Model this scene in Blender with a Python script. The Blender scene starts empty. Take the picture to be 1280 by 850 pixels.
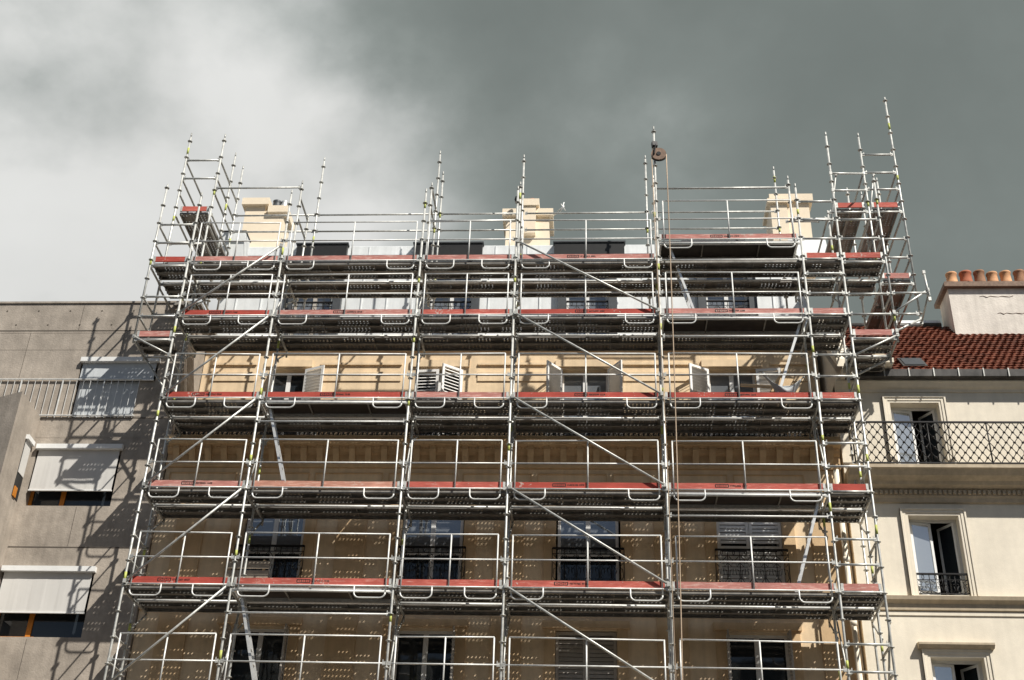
import bpy, math, random
from mathutils import Vector, Matrix
random.seed(7)
C = bpy.context.scene.collection
V = Vector

# ------------------------------------------------------------------ materials
def nt(name):
    m = bpy.data.materials.new(name); m.use_nodes = True
    n = m.node_tree.nodes; l = m.node_tree.links
    b = n['Principled BSDF']
    return m, n, l, b

def mat(name, col, rough=0.7, metal=0.0, var=0.12, scale=6.0, bump=0.0, bscale=40.0, stain=0.0, spec=0.3, streak=0.0):
    """base colour with fine mottling, larger stains and vertical streaks, plus bump"""
    m, n, l, b = nt(name)
    b.inputs['Roughness'].default_value = rough
    b.inputs['Metallic'].default_value = metal
    b.inputs['Specular IOR Level'].default_value = spec
    tc = n.new('ShaderNodeTexCoord')
    geo = n.new('ShaderNodeNewGeometry')
    no = n.new('ShaderNodeTexNoise'); no.inputs['Scale'].default_value = scale
    no.inputs['Detail'].default_value = 6; no.inputs['Roughness'].default_value = 0.62
    l.new(geo.outputs['Position'], no.inputs['Vector'])
    mr = n.new('ShaderNodeMapRange')
    mr.inputs['From Min'].default_value = 0.3; mr.inputs['From Max'].default_value = 0.7
    mr.inputs['To Min'].default_value = 1 - var; mr.inputs['To Max'].default_value = 1 + var
    l.new(no.outputs['Fac'], mr.inputs['Value'])
    fac = mr.outputs['Result']
    if stain > 0:
        n2 = n.new('ShaderNodeTexNoise'); n2.inputs['Scale'].default_value = 0.9
        n2.inputs['Detail'].default_value = 8; n2.inputs['Roughness'].default_value = 0.7
        l.new(geo.outputs['Position'], n2.inputs['Vector'])
        m2 = n.new('ShaderNodeMapRange')
        m2.inputs['From Min'].default_value = 0.35; m2.inputs['From Max'].default_value = 0.65
        m2.inputs['To Min'].default_value = 1 - stain; m2.inputs['To Max'].default_value = 1 + stain * .4
        l.new(n2.outputs['Fac'], m2.inputs['Value'])
        mu = n.new('ShaderNodeMath'); mu.operation = 'MULTIPLY'
        l.new(fac, mu.inputs[0]); l.new(m2.outputs['Result'], mu.inputs[1]); fac = mu.outputs[0]
    if streak > 0:
        mp = n.new('ShaderNodeMapping'); mp.inputs['Scale'].default_value = (5, 5, .25)
        l.new(geo.outputs['Position'], mp.inputs['Vector'])
        n3 = n.new('ShaderNodeTexNoise'); n3.inputs['Scale'].default_value = 1.6; n3.inputs['Detail'].default_value = 5
        l.new(mp.outputs['Vector'], n3.inputs['Vector'])
        m3 = n.new('ShaderNodeMapRange')
        m3.inputs['From Min'].default_value = 0.35; m3.inputs['From Max'].default_value = 0.65
        m3.inputs['To Min'].default_value = 1 - streak; m3.inputs['To Max'].default_value = 1 + streak * .3
        l.new(n3.outputs['Fac'], m3.inputs['Value'])
        mu = n.new('ShaderNodeMath'); mu.operation = 'MULTIPLY'
        l.new(fac, mu.inputs[0]); l.new(m3.outputs['Result'], mu.inputs[1]); fac = mu.outputs[0]
    vm = n.new('ShaderNodeVectorMath'); vm.operation = 'SCALE'
    vm.inputs[0].default_value = col[:3]
    l.new(fac, vm.inputs['Scale'])
    l.new(vm.outputs['Vector'], b.inputs['Base Color'])
    if bump > 0:
        nb = n.new('ShaderNodeTexNoise'); nb.inputs['Scale'].default_value = bscale; nb.inputs['Detail'].default_value = 5
        l.new(geo.outputs['Position'], nb.inputs['Vector'])
        bp = n.new('ShaderNodeBump'); bp.inputs['Strength'].default_value = bump; bp.inputs['Distance'].default_value = 0.02
        l.new(nb.outputs['Fac'], bp.inputs['Height']); l.new(bp.outputs['Normal'], b.inputs['Normal'])
    return m

def perforated(name, col):
    """steel sheet with rows of punched holes (object space: x along the plank)"""
    m, n, l, b = nt(name)
    b.inputs['Roughness'].default_value = .55; b.inputs['Metallic'].default_value = .35
    geo = n.new('ShaderNodeNewGeometry')
    no = n.new('ShaderNodeTexNoise'); no.inputs['Scale'].default_value = 4; no.inputs['Detail'].default_value = 6
    l.new(geo.outputs['Position'], no.inputs['Vector'])
    cr = n.new('ShaderNodeValToRGB')
    cr.color_ramp.elements[0].position = .3; cr.color_ramp.elements[0].color = (col[0]*.6, col[1]*.58, col[2]*.54, 1)
    cr.color_ramp.elements[1].position = .7; cr.color_ramp.elements[1].color = (col[0]*1.15, col[1]*1.12, col[2]*1.1, 1)
    l.new(no.outputs['Fac'], cr.inputs['Fac']); l.new(cr.outputs['Color'], b.inputs['Base Color'])
    tc = n.new('ShaderNodeTexCoord'); sp = n.new('ShaderNodeSeparateXYZ')
    l.new(tc.outputs['Object'], sp.inputs[0])
    def M(op, a, bb=None):
        x = n.new('ShaderNodeMath'); x.operation = op
        for i, q in enumerate((a, bb)):
            if q is None: continue
            if isinstance(q, (int, float)): x.inputs[i].default_value = q
            else: l.new(q, x.inputs[i])
        return x.outputs[0]
    px, py = .078, .075
    fx = M('MULTIPLY', M('SUBTRACT', M('FRACT', M('ADD', M('DIVIDE', sp.outputs[0], px), 100.5)), .5), px)
    fy = M('MULTIPLY', M('SUBTRACT', M('FRACT', M('ADD', M('DIVIDE', sp.outputs[1], py), 100.0)), .5), py)
    d2 = M('ADD', M('MULTIPLY', fx, fx), M('MULTIPLY', fy, fy))
    hole = M('LESS_THAN', d2, .0115 ** 2)
    hole = M('MULTIPLY', hole, M('LESS_THAN', M('ABSOLUTE', sp.outputs[1]), .118))
    hole = M('MULTIPLY', hole, M('LESS_THAN', M('FRACT', M('ADD', M('DIVIDE', sp.outputs[0], .93), 100.2)), .74))
    n5 = n.new('ShaderNodeTexNoise'); n5.inputs['Scale'].default_value = 1.1; n5.inputs['Detail'].default_value = 2
    l.new(geo.outputs['Position'], n5.inputs['Vector'])
    hole = M('MULTIPLY', hole, M('GREATER_THAN', n5.outputs['Fac'], .33))     # clogged with mortar elsewhere
    tr = n.new('ShaderNodeBsdfTransparent'); mx = n.new('ShaderNodeMixShader')
    l.new(hole, mx.inputs['Fac']); l.new(b.outputs['BSDF'], mx.inputs[1]); l.new(tr.outputs['BSDF'], mx.inputs[2])
    l.new(mx.outputs['Shader'], n['Material Output'].inputs['Surface'])
    return m

def painted_board(name, col, wood, wear, dark=0.0):
    m, n, l, b = nt(name)
    b.inputs['Roughness'].default_value = .75; b.inputs['Specular IOR Level'].default_value = .2
    geo = n.new('ShaderNodeNewGeometry')
    mp = n.new('ShaderNodeMapping'); mp.inputs['Scale'].default_value = (2.0, 12, 16)
    l.new(geo.outputs['Position'], mp.inputs['Vector'])
    no = n.new('ShaderNodeTexNoise'); no.inputs['Scale'].default_value = 2.6; no.inputs['Detail'].default_value = 7; no.inputs['Roughness'].default_value = .7
    l.new(mp.outputs['Vector'], no.inputs['Vector'])
    cr = n.new('ShaderNodeValToRGB'); e = cr.color_ramp.elements
    e[0].position = .36; e[0].color = (*[c * .78 for c in col], 1)
    e[1].position = .5 + (1 - wear) * .25; e[1].color = (*col, 1)
    x = e.new(.62 + (1 - wear) * .3); x.color = (*wood, 1)
    l.new(no.outputs['Fac'], cr.inputs['Fac'])
    n2 = n.new('ShaderNodeTexNoise'); n2.inputs['Scale'].default_value = 2.2; n2.inputs['Detail'].default_value = 6
    l.new(geo.outputs['Position'], n2.inputs['Vector'])
    mr = n.new('ShaderNodeMapRange'); mr.inputs['From Min'].default_value = .3; mr.inputs['From Max'].default_value = .7
    mr.inputs['To Min'].default_value = .78; mr.inputs['To Max'].default_value = 1.15
    l.new(n2.outputs['Fac'], mr.inputs['Value'])
    vm = n.new('ShaderNodeVectorMath'); vm.operation = 'SCALE'
    l.new(cr.outputs['Color'], vm.inputs[0]); l.new(mr.outputs['Result'], vm.inputs['Scale'])
    n3 = n.new('ShaderNodeTexNoise'); n3.inputs['Scale'].default_value = 22; n3.inputs['Detail'].default_value = 3
    l.new(geo.outputs['Position'], n3.inputs['Vector'])
    n4 = n.new('ShaderNodeTexNoise'); n4.inputs['Scale'].default_value = 1.7; l.new(geo.outputs['Position'], n4.inputs['Vector'])
    ad = n.new('ShaderNodeMath'); ad.operation = 'ADD'; l.new(n3.outputs['Fac'], ad.inputs[0]); l.new(n4.outputs['Fac'], ad.inputs[1])
    sp = n.new('ShaderNodeMapRange'); sp.inputs['From Min'].default_value = 1.20; sp.inputs['From Max'].default_value = 1.30
    sp.inputs['To Max'].default_value = .75; l.new(ad.outputs[0], sp.inputs['Value'])
    mx = n.new('ShaderNodeMixRGB'); mx.inputs['Color2'].default_value = (.55, .48, .42, 1)      # splashes of dried render
    l.new(sp.outputs['Result'], mx.inputs['Fac']); l.new(vm.outputs['Vector'], mx.inputs['Color1']); l.new(mx.outputs['Color'], b.inputs['Base Color'])
    return m

def glass(name, col=(.02, .025, .03), rough=.04, spec=.6, metal=0.0):
    m, n, l, b = nt(name); b.inputs['Metallic'].default_value = metal
    b.inputs['Base Color'].default_value = (*col, 1); b.inputs['Roughness'].default_value = rough
    b.inputs['Specular IOR Level'].default_value = spec
    geo = n.new('ShaderNodeNewGeometry')
    nb = n.new('ShaderNodeTexNoise'); nb.inputs['Scale'].default_value = 1.3
    l.new(geo.outputs['Position'], nb.inputs['Vector'])
    bp = n.new('ShaderNodeBump'); bp.inputs['Strength'].default_value = .08; bp.inputs['Distance'].default_value = .05
    l.new(nb.outputs['Fac'], bp.inputs['Height']); l.new(bp.outputs['Normal'], b.inputs['Normal'])
    return m

M = {
 'galv':   mat('galvanised_steel', (.60, .60, .565), .45, .38, .28, 9, 0.0, stain=.2),
 'galv2':  mat('weathered_galvanised_steel', (.50, .50, .47), .5, .4, .28, 9, stain=.25),
 'rail':   mat('galvanised_rail', (.74, .74, .71), .45, .18, .16, 12, stain=.14),
 'yellow': mat('yellow_green_paint', (.46, .50, .13), .5, 0, .1),
 'perf':   perforated('perforated_steel', (.24, .225, .205)),
 'flange': mat('deck_flange_steel', (.29, .275, .25), .55, .25, .3, 7, stain=.3),
 'ply':    mat('dark_plywood', (.045, .036, .03), .6, 0, .25, 5, stain=.3),
 'alu':    mat('aluminium', (.74, .74, .72), .35, .5, .12, 14),
 'redA':   painted_board('red_painted_board', (.46, .082, .060), (.52, .19, .15), .55),
 'redB':   painted_board('worn_red_board', (.53, .125, .095), (.62, .32, .26), .8),
 'redC':   painted_board('faded_pink_board', (.53, .225, .19), (.64, .43, .37), .9),
 'redD':   painted_board('salmon_bleached_board', (.58, .28, .205), (.66, .45, .36), .9),
 'ink':    mat('black_stencil_paint', (.02, .016, .015), .7, 0, .2),
 'stone':  mat('cream_stone', (.80, .62, .41), .85, 0, .06, 5, .15, 60, stain=.14, streak=.10),
 'stone2': mat('ochre_stone', (.66, .47, .275), .85, 0, .08, 5, .15, 60, stain=.12, streak=.08),
 'stonec': mat('pale_chimney_render', (.86, .74, .57), .85, 0, .04, 5, .1, 50, stain=.06),
 'rwall':  mat('cream_render', (.84, .765, .63), .85, 0, .035, 7, .15, 60, stain=.09, streak=.05),
 'rtrim':  mat('weathered_stone_trim', (.56, .465, .335), .85, 0, .09, 9, .15, 60, stain=.2, streak=.1),
 'conc':   mat('board_marked_concrete', (.39, .34, .285), .9, 0, .12, 3.5, .3, 30, stain=.28, streak=.10),
 'concd':  mat('concrete_joint', (.10, .085, .07), .9, 0, .2),
 'white':  mat('white_paint', (.78, .78, .76), .5, 0, .05, 8, stain=.06),
 'whites': mat('white_shutter_paint', (.80, .79, .76), .55, 0, .05, 8, stain=.08),
 'greysh': mat('grey_shutter_paint', (.46, .42, .37), .6, 0, .1, 8, stain=.1),
 'zinc':   mat('pale_zinc_cladding', (.74, .76, .76), .55, .1, .05, 3, .05, 20, stain=.09, streak=.08),
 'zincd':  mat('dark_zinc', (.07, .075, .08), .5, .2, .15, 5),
 'iron':   mat('black_iron', (.016, .015, .015), .45, .2, .15, 10),
 'glass':  glass('window_glass'),
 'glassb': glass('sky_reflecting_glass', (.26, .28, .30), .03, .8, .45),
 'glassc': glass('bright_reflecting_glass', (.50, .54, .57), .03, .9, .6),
 'dark':   mat('dark_interior', (.02, .017, .014), .9, 0, .2),
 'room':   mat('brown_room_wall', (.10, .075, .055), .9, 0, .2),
 'curtain':mat('pale_curtain', (.55, .53, .48), .9, 0, .06, 20, streak=.3),
 'wood':   mat('weathered_plank', (.42, .36, .29), .8, 0, .18, 8, streak=.1),
 'wood2':  mat('tan_plank', (.55, .40, .24), .8, 0, .12, 8),
 'orange': mat('orange_stained_timber', (.55, .20, .025), .45, 0, .12, 6),
 'blind':  mat('pale_blind_fabric', (.60, .585, .555), .85, 0, .02, 3, stain=.04, streak=.03),
 'blindg': mat('grey_blind_fabric', (.52, .545, .56), .8, 0, .03, 3, stain=.05),
 'tile':   mat('red_clay_tile', (.175, .054, .029), .7, 0, .45, 5, .2, 30, stain=.35),
 'pot':    mat('terracotta_pot', (.62, .33, .17), .8, 0, .18, 6, stain=.4),
 'pot2':   mat('sooty_terracotta_pot', (.36, .19, .11), .85, 0, .25, 6, stain=.5),
 'potr':   mat('red_terracotta_pot', (.40, .13, .065), .8, 0, .15, 6),
 'leadgut':mat('grey_zinc_gutter', (.09, .085, .08), .5, .3, .3, 5, stain=.3, streak=.2),
 'asph':   mat('asphalt', (.06, .06, .06), .9, 0, .15, 3, .2, 60),
 'pave':   mat('paving', (.20, .19, .18), .85, 0, .1, 2, .1, 50),
 'rope':   mat('hemp_rope', (.48, .37, .27), .9, 0, .15, 40),
 'rust':   mat('rusty_brown_steel', (.22, .15, .11), .7, .2, .3, 14, stain=.3),
 'tarp':   mat('grey_tarpaulin', (.40, .42, .43), .6, 0, .1, 8, stain=.15),
 'black':  mat('black_plastic', (.02, .02, .02), .5),
 'render_w': mat('white_chimney_render', (.80, .74, .66), .9, 0, .06, 6, .3, 25, stain=.16, streak=.12),
}

# ------------------------------------------------------------------ mesh building
def worldloc(o):
    p = V((0, 0, 0))
    while o is not None: p += o.location; o = o.parent
    return p

class MB:
    def __init__(s): s.v = []; s.f = []; s.m = []; s.s = []; s.mats = []
    def slot(s, k):
        if k not in s.mats: s.mats.append(k)
        return s.mats.index(k)
    def add(s, vs, fs, k, smooth=False):
        b = len(s.v); s.v += [V(p) for p in vs]; i = s.slot(k)
        for f in fs: s.f.append([b + q for q in f]); s.m.append(i); s.s.append(smooth)
        return s
    def box(s, x0, x1, y0, y1, z0, z1, k):
        vs = [(x, y, z) for z in (z0, z1) for y in (y0, y1) for x in (x0, x1)]
        return s.add(vs, [(0, 2, 3, 1), (4, 5, 7, 6), (0, 1, 5, 4), (2, 6, 7, 3), (0, 4, 6, 2), (1, 3, 7, 5)], k)
    def obox(s, c, ax, ay, az, k):
        c, ax, ay, az = V(c), V(ax), V(ay), V(az)
        vs = [c + i * ax + j * ay + h * az for h in (-1, 1) for j in (-1, 1) for i in (-1, 1)]
        return s.add(vs, [(0, 2, 3, 1), (4, 5, 7, 6), (0, 1, 5, 4), (2, 6, 7, 3), (0, 4, 6, 2), (1, 3, 7, 5)], k)
    def bar(s, a, b, w, h, k, up=(0, 0, 1)):
        a, b = V(a), V(b); d = (b - a); L = d.length; d.normalize()
        u = V(up); x = d.cross(u)
        if x.length < 1e-4: u = V((0, 1, 0)); x = d.cross(u)
        x.normalize(); u = x.cross(d)
        return s.obox((a + b) / 2, d * L / 2, x * w / 2, u * h / 2, k)
    def tube(s, pts, r, k, n=8, cap=True):
        pts = [V(p) for p in pts]; rings = []
        d0 = (pts[1] - pts[0]).normalized()
        u = V((0, 0, 1)) if abs(d0.z) < .9 else V((0, 1, 0))
        b = len(s.v); i = s.slot(k); N = len(pts)
        for j, p in enumerate(pts):
            if j == 0: d = (pts[1] - p)
            elif j == N - 1: d = (p - pts[-2])
            else: d = (pts[j + 1] - p).normalized() + (p - pts[j - 1]).normalized()
            d.normalize(); x = d.cross(u)
            if x.length < 1e-3: x = d.cross(V((1, 0, 0)))
            x.normalize(); y = x.cross(d).normalized(); u = y
            rr = r[j] if isinstance(r, (list, tuple)) else r
            for q in range(n):
                a = 2 * math.pi * q / n
                s.v.append(p + rr * (math.cos(a) * x + math.sin(a) * y))
        for j in range(N - 1):
            for q in range(n):
                q2 = (q + 1) % n
                s.f.append([b + j * n + q, b + j * n + q2, b + (j + 1) * n + q2, b + (j + 1) * n + q]); s.m.append(i); s.s.append(True)
        if cap:
            s.f.append([b + q for q in range(n)][::-1]); s.m.append(i); s.s.append(False)
            s.f.append([b + (N - 1) * n + q for q in range(n)]); s.m.append(i); s.s.append(False)
        return s
    def prism(s, poly, d, k):
        """closed polygon (list of 3d points) extruded by vector d"""
        n = len(poly); d = V(d); vs = [V(p) for p in poly] + [V(p) + d for p in poly]
        fs = [list(range(n))[::-1], list(range(n, 2 * n))] + [(i, (i + 1) % n, n + (i + 1) % n, n + i) for i in range(n)]
        return s.add(vs, fs, k)
    def profile_x(s, yz, x0, x1, k):
        return s.prism([(x0, y, z) for y, z in yz], (x1 - x0, 0, 0), k)
    def lathe(s, c, prof, k, n=16):
        b = len(s.v); i = s.slot(k)
        for r, z in prof:
            for q in range(n):
                a = 2 * math.pi * q / n; s.v.append(V((c[0] + r * math.cos(a), c[1] + r * math.sin(a), c[2] + z)))
        for j in range(len(prof) - 1):
            for q in range(n):
                q2 = (q + 1) % n
                s.f.append([b + j * n + q, b + j * n + q2, b + (j + 1) * n + q2, b + (j + 1) * n + q]); s.m.append(i); s.s.append(True)
        return s
    def build(s, name, parent=None, origin=None, kind=None):
        if origin is None:
            if parent is not None: origin = worldloc(parent)
            else:
                xs = [p.x for p in s.v]; ys = [p.y for p in s.v]; zs = [p.z for p in s.v]
                origin = V(((min(xs) + max(xs)) / 2, (min(ys) + max(ys)) / 2, min(zs)))
        else: origin = V(origin)
        me = bpy.data.meshes.new(name)
        me.from_pydata([tuple(p - origin) for p in s.v], [], s.f)
        for k in s.mats: me.materials.append(M[k])
        me.polygons.foreach_set('material_index', s.m); me.polygons.foreach_set('use_smooth', s.s)
        import bmesh
        bm = bmesh.new(); bm.from_mesh(me); bmesh.ops.recalc_face_normals(bm, faces=bm.faces); bm.to_mesh(me); bm.free()
        me.update()
        o = bpy.data.objects.new(name, me); C.objects.link(o)
        if parent is not None:
            o.parent = parent; o.location = origin - worldloc(parent)
        else: o.location = origin
        if kind: o['kind'] = kind
        return o

def tag(o, label, cat, group=None):
    o['label'] = label; o['category'] = cat
    if group: o['group'] = group
    return o
def thing(name, label, cat, loc=(0, 0, 0), group=None):
    o = bpy.data.objects.new(name, None); C.objects.link(o); o.location = loc; o.empty_display_size = .3
    return tag(o, label, cat, group)

# ------------------------------------------------------------------ setting: street
MB().box(-150, 150, -150, 150, -.30, -.12, 'asph').build('ground', kind='structure')
MB().box(-60, 60, -20, -3.2, -.116, -.09, 'asph').build('road', kind='structure')
MB().box(-60, 60, -3.0, 1.4, -.12, .03, 'pave').build('pavement', kind='structure')
MB().box(-60, 60, -3.2, -3.004, -.12, .03, 'conc').build('kerb', kind='structure')

b = MB(); b.box(-70, 70, -42, -28, -.1, 15.5, 'conc'); b.profile_x([(-42, 15.504), (-27.9, 15.504), (-29.2, 18.5), (-33, 19.5), (-42, 19.5)], -70, 70, 'zincd')
x = -66
while x < 66:
    for z in (4.5, 8, 11.5): b.box(x, x + 1.2, -27.998, -27.95, z, z + 2.2, 'glass')
    b.box(x - .1, x + 1.3, -28.1, -27.6, 16.2, 17.9, 'white'); x += 3.3
b.build('unseen_opposite_front', kind='structure')  # unseen houses opposite, added to deepen the shade and fill window reflections

# ------------------------------------------------------------------ scaffold frame
scaf = thing('scaffold', 'tall galvanised steel scaffold frame wrapping the stone building front', 'scaffold', (0, 0, 0))
Z2 = 9.743
LV = {1: Z2 - 2, 2: Z2, 3: Z2 + 2, 4: Z2 + 4, 5: Z2 + 6, 6: 17.15}
ZR = 17.66                      # raised top deck in the fifth bay
ZC = 15.22                      # low decks of the cantilevered end bays
PX = [None, -7.21, -5.14, -2.07, 0.0, 3.07, 6.14, 6.95]
XL, XR, XF = -8.05, 7.87, 8.62
R_T = .0242

def standard(x, y, z0, z1, seed):
    rnd = random.Random(seed); b = MB()
    b.tube([(x, y, z0), (x, y, z1 - .12)], R_T, 'galv', 10)
    b.tube([(x, y, z1 - .12), (x, y, z1)], .018, 'galv2', 8)
    z = Z2 - .05 - 10
    while z < z1 - .1:
        if z > z0 + .05 and z > 5:
            b.tube([(x, y, z - .005), (x, y, z + .005)], .056, 'galv2', 12)
        z += .5
    zz = Z2 - 2 + rnd.choice([.55, 1.1, 1.3])
    while zz < z1 - .4:
        if zz > z0 + .3 and rnd.random() < .55:
            h = rnd.uniform(.12, .2); b.tube([(x, y, zz), (x, y, zz + h)], R_T + .0012, 'yellow', 10)
        zz += rnd.choice([1.5, 2.0])
    return b.build('standard', scaf)

std = [
 (PX[1], 0, 0, 19.05), (PX[2], 0, 0, 19.1), (PX[3], 0, 0, 19.1), (PX[4], 0, 0, 19.15), (PX[5], 0, 0, 20.85), (PX[6], 0, 0, 19.15), (PX[7], 0, 0, 20.62),
 (PX[1], .73, 0, 21.4), (PX[2], .73, 0, 19.95), (PX[3], .73, 0, 19.85), (PX[4], .73, 0, 19.85), (PX[5], .73, 0, 20.0), (PX[6], .73, 0, 19.95), (PX[7], .73, 0, 18.95),
 (XL, 0, 15.05, 19.3), (XL, .73, 15.05, 21.45), (XR, 0, 15.05, 19.4), (XR, .73, 14.95, 21.2), (XF, .73, 15.9, 22.3),
 (PX[1], 1.66, 17.0, 21.6), (PX[1], 2.36, 17.3, 21.75),
 (PX[2], 1.62, 17.0, 19.65), (PX[2], 2.36, 17.3, 22.0),
 (PX[3], 1.62, 17.0, 21.55), (PX[3], 2.36, 17.3, 21.5), (PX[4], 1.62, 17.0, 21.4), (PX[5] - .08, 2.36, 17.3, 21.95),
 (PX[6], 2.36, 17.3, 21.55), (PX[7] + .05, 1.45, 5.0, 13.5),
 (XR, 2.4, 16.8, 20.9), (XF, 2.4, 16.8, 21.2), (XL, 2.2, 16.9, 20.3), (8.0, 1.66, 17.0, 20.2),
]
for i, s_ in enumerate(std): standard(*s_, i + 3)

def wedge(b, x, y, z, dx, dy):
    b.obox((x + dx * .05, y + dy * .05, z), (.03 if dx else .014, 0, 0), (0, .03 if dy else .014, 0), (0, 0, .035), 'galv2')
    b.obox((x + dx * .07, y + dy * .07, z + .02), (.008, 0, 0), (0, .008, 0), (0, 0, .05), 'galv')
def hbar(name, x0, x1, y, z, r=.0242, k='galv'):
    b = MB(); b.tube([(x0 + .04, y, z), (x1 - .04, y, z)], r, k, 8)
    wedge(b, x0, y, z, 1, 0); wedge(b, x1, y, z, -1, 0); return b.build(name, scaf)
def ybar(name, x, y0, y1, z, r=.0242, k='galv2'):
    b = MB(); b.tube([(x, y0 + .04, z), (x, y1 - .04, z)], r, k, 8)
    wedge(b, x, y0, z, 0, 1); wedge(b, x, y1, z, 0, -1); return b.build(name, scaf)
def sbar(name, a, c, r=.0242, k='galv'):
    b = MB(); b.tube([a, c], r, k, 8)
    for p in (a, c): b.obox(p, (.028, 0, 0), (0, .028, 0), (0, 0, .04), 'galv2')
    return b.build(name, scaf)

def arc(cx, cz, r, a0, a1, y, n=5):
    return [(cx + r * math.cos(math.radians(a0 + (a1 - a0) * i / n)), y, cz + r * math.sin(math.radians(a0 + (a1 - a0) * i / n))) for i in range(n + 1)]
def guard(x0, x1, z, seed):
    rnd = random.Random(seed); b = MB(); y = -.012; r = .0155; a, c = x0 + .14, x1 - .14; t = z + 1.03; lo = z - .24; q = .10; w = .59
    j = rnd.uniform(-.012, .012)
    b.tube([(a, y, lo + q)] + [(a, y, t)], r, 'rail', 8); b.tube([(c, y, lo + q), (c, y, t)], r, 'rail', 8)
    b.tube([(a - .005, y, t + j), (c + .005, y, t - j)], r, 'rail', 8)
    b.tube([(x0 + .03, y, z + .53), (x1 - .03, y, z + .53)], r, 'rail', 8)
    b.tube([(x0 + .03, y, z - .012), (x1 - .03, y, z - .012)], r, 'rail', 8)
    m = (x0 + x1) / 2 + rnd.uniform(-.03, .03)
    b.tube([(m, y, z), (m, y, t)], r, 'rail', 8)
    b.tube([(a, y, lo + q)] + arc(a + q, lo + q, q, 180, 270, y) + arc(a + w - q, lo + q, q, 270, 360, y) + [(a + w, y, z)], r, 'rail', 8)
    b.tube([(c, y, lo + q)] + arc(c - q, lo + q, q, 0, -90, y) + arc(c - w + q, lo + q, q, 270, 180, y) + [(c - w, y, z)], r, 'rail', 8)
    for x, d in ((x0, 1), (x1, -1)):
        for zz in (z + .53, z - .012): wedge(b, x, y, zz, d, 0)
    return b.build('guard_rail', scaf)

sd = 100
for k in range(1, 7):
    for p in range(1, 6):
        z = LV[k]
        if k == 6 and p == 5: z = ZR
        guard(PX[p], PX[p + 1], z, sd); sd += 1
    for p in range(1, 8):
        z = LV[k] - .115
        if k >= 2:
            ybar('transom', PX[p], 0, .73, z)
            if p <= 7 and k < 7:                      # console bracket towards the wall
                b = MB(); x = PX[p] + .03
                b.tube([(x, .73, z), (x, 1.38, z)], .0242, 'galv2'); b.tube([(x, .73, z - .55), (x, 1.38, z - .03)], .019, 'galv2')
                b.tube([(x, 1.38, z - .12), (x, 1.38, z + .12)], .022, 'galv2'); wedge(b, x, .73, z, 0, 1); wedge(b, x, .73, z - .55, 0, 1)
                b.build('bracket', scaf)
        if p <= 6:
            if k >= 2: hbar('ledger', PX[p], PX[p + 1], .73, LV[k] - .082, .0242, 'rail')
hatch = {(2, 2), (4, 2), (3, 5), (5, 5), (6, 5)}       # (level, bay) with a plywood trapdoor deck
for k, p in hatch:
    z = ZR if (k, p) == (6, 5) else LV[k]
    hbar('ledger', PX[p], PX[p + 1], 0, z - .115, k='rail'); hbar('ledger', PX[p], PX[p + 1], 0, z - .55, .0185, 'rail')
    if k == 6: hbar('ledger', PX[p], PX[p + 1], .73, z - .115)
# ends of the deck: rails across the narrow bay and the scaffold ends
for k in range(1, 7):
    for dz in (.5, 1.0): hbar('handrail', PX[6], PX[7], 0, LV[k] + dz)
    hbar('handrail', PX[6], PX[7], 0, LV[k] - .03)
    for dz in (.5, 1.0):
        if k < 6: ybar('handrail', PX[7], 0, .73, LV[k] + dz)
        ybar('handrail', PX[1], 0, .73, LV[k] + dz, .017)
for z in (ZC + .5, ZC + 1.0, LV[6] + .5, LV[6] + 1.0):
    hbar('handrail', XL, PX[1], 0, z); ybar('handrail', XL, 0, .73, z)
    hbar('handrail', XL, PX[1], .73, z)
for z in (ZC, LV[6] - .03):
    hbar('ledger', XL, PX[1], 0, z - .09); hbar('ledger', PX[7], XR, 0, z - .09); ybar('transom', XL, 0, .73, z - .09); ybar('transom', XR, 0, .73, z - .09)
    hbar('ledger', XL, PX[1], .73, z - .09); hbar('ledger', PX[7], XR, .73, z - .09)
for z in (ZC + .5, ZC + 1.0, LV[6] + .5, LV[6] + 1.0):
    hbar('handrail', PX[7], XR, 0, z); ybar('handrail', XR, 0, .73, z)
# rear top rails, two rows along the roof edge
for p in range(1, 6):
    for z in (19.67, 20.17): hbar('handrail', PX[p], PX[p + 1], 2.36, z, .0215)
hbar('handrail', PX[5], PX[6], .73, 19.62); hbar('handrail', PX[1], PX[2], .73, 19.75, .0215)
hbar('handrail', PX[3], PX[4], .73, 18.75, .0215); hbar('handrail', PX[6], PX[7], .73, 18.72); hbar('handrail', PX[6], PX[7], 0, 18.65)
hbar('handrail', PX[6], PX[7], 1.6, 19.3)
# left upper return
for z in (19.62, 20.05, 20.6):
    if z > 19.7: hbar('handrail', XL, PX[1], .73, z)
    ybar('handrail', XL, .73, 2.2, z); ybar('handrail', PX[1], .73, 1.66, z); ybar('handrail', PX[1], 1.66, 2.36, z - .02)
for z in (18.2, 18.7, 17.7): ybar('handrail', PX[1], .73, 1.66, z)
for z in (19.1, 17.05): ybar('transom', XL, .73, 2.2, z - .1); ybar('transom', PX[1] + .03, .73, 2.36, z - .1)
for z in (19.45, 18.9): ybar('handrail', PX[2], .73, 1.62, z); ybar('handrail', PX[3], .73, 1.62, z + .3)
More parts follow.
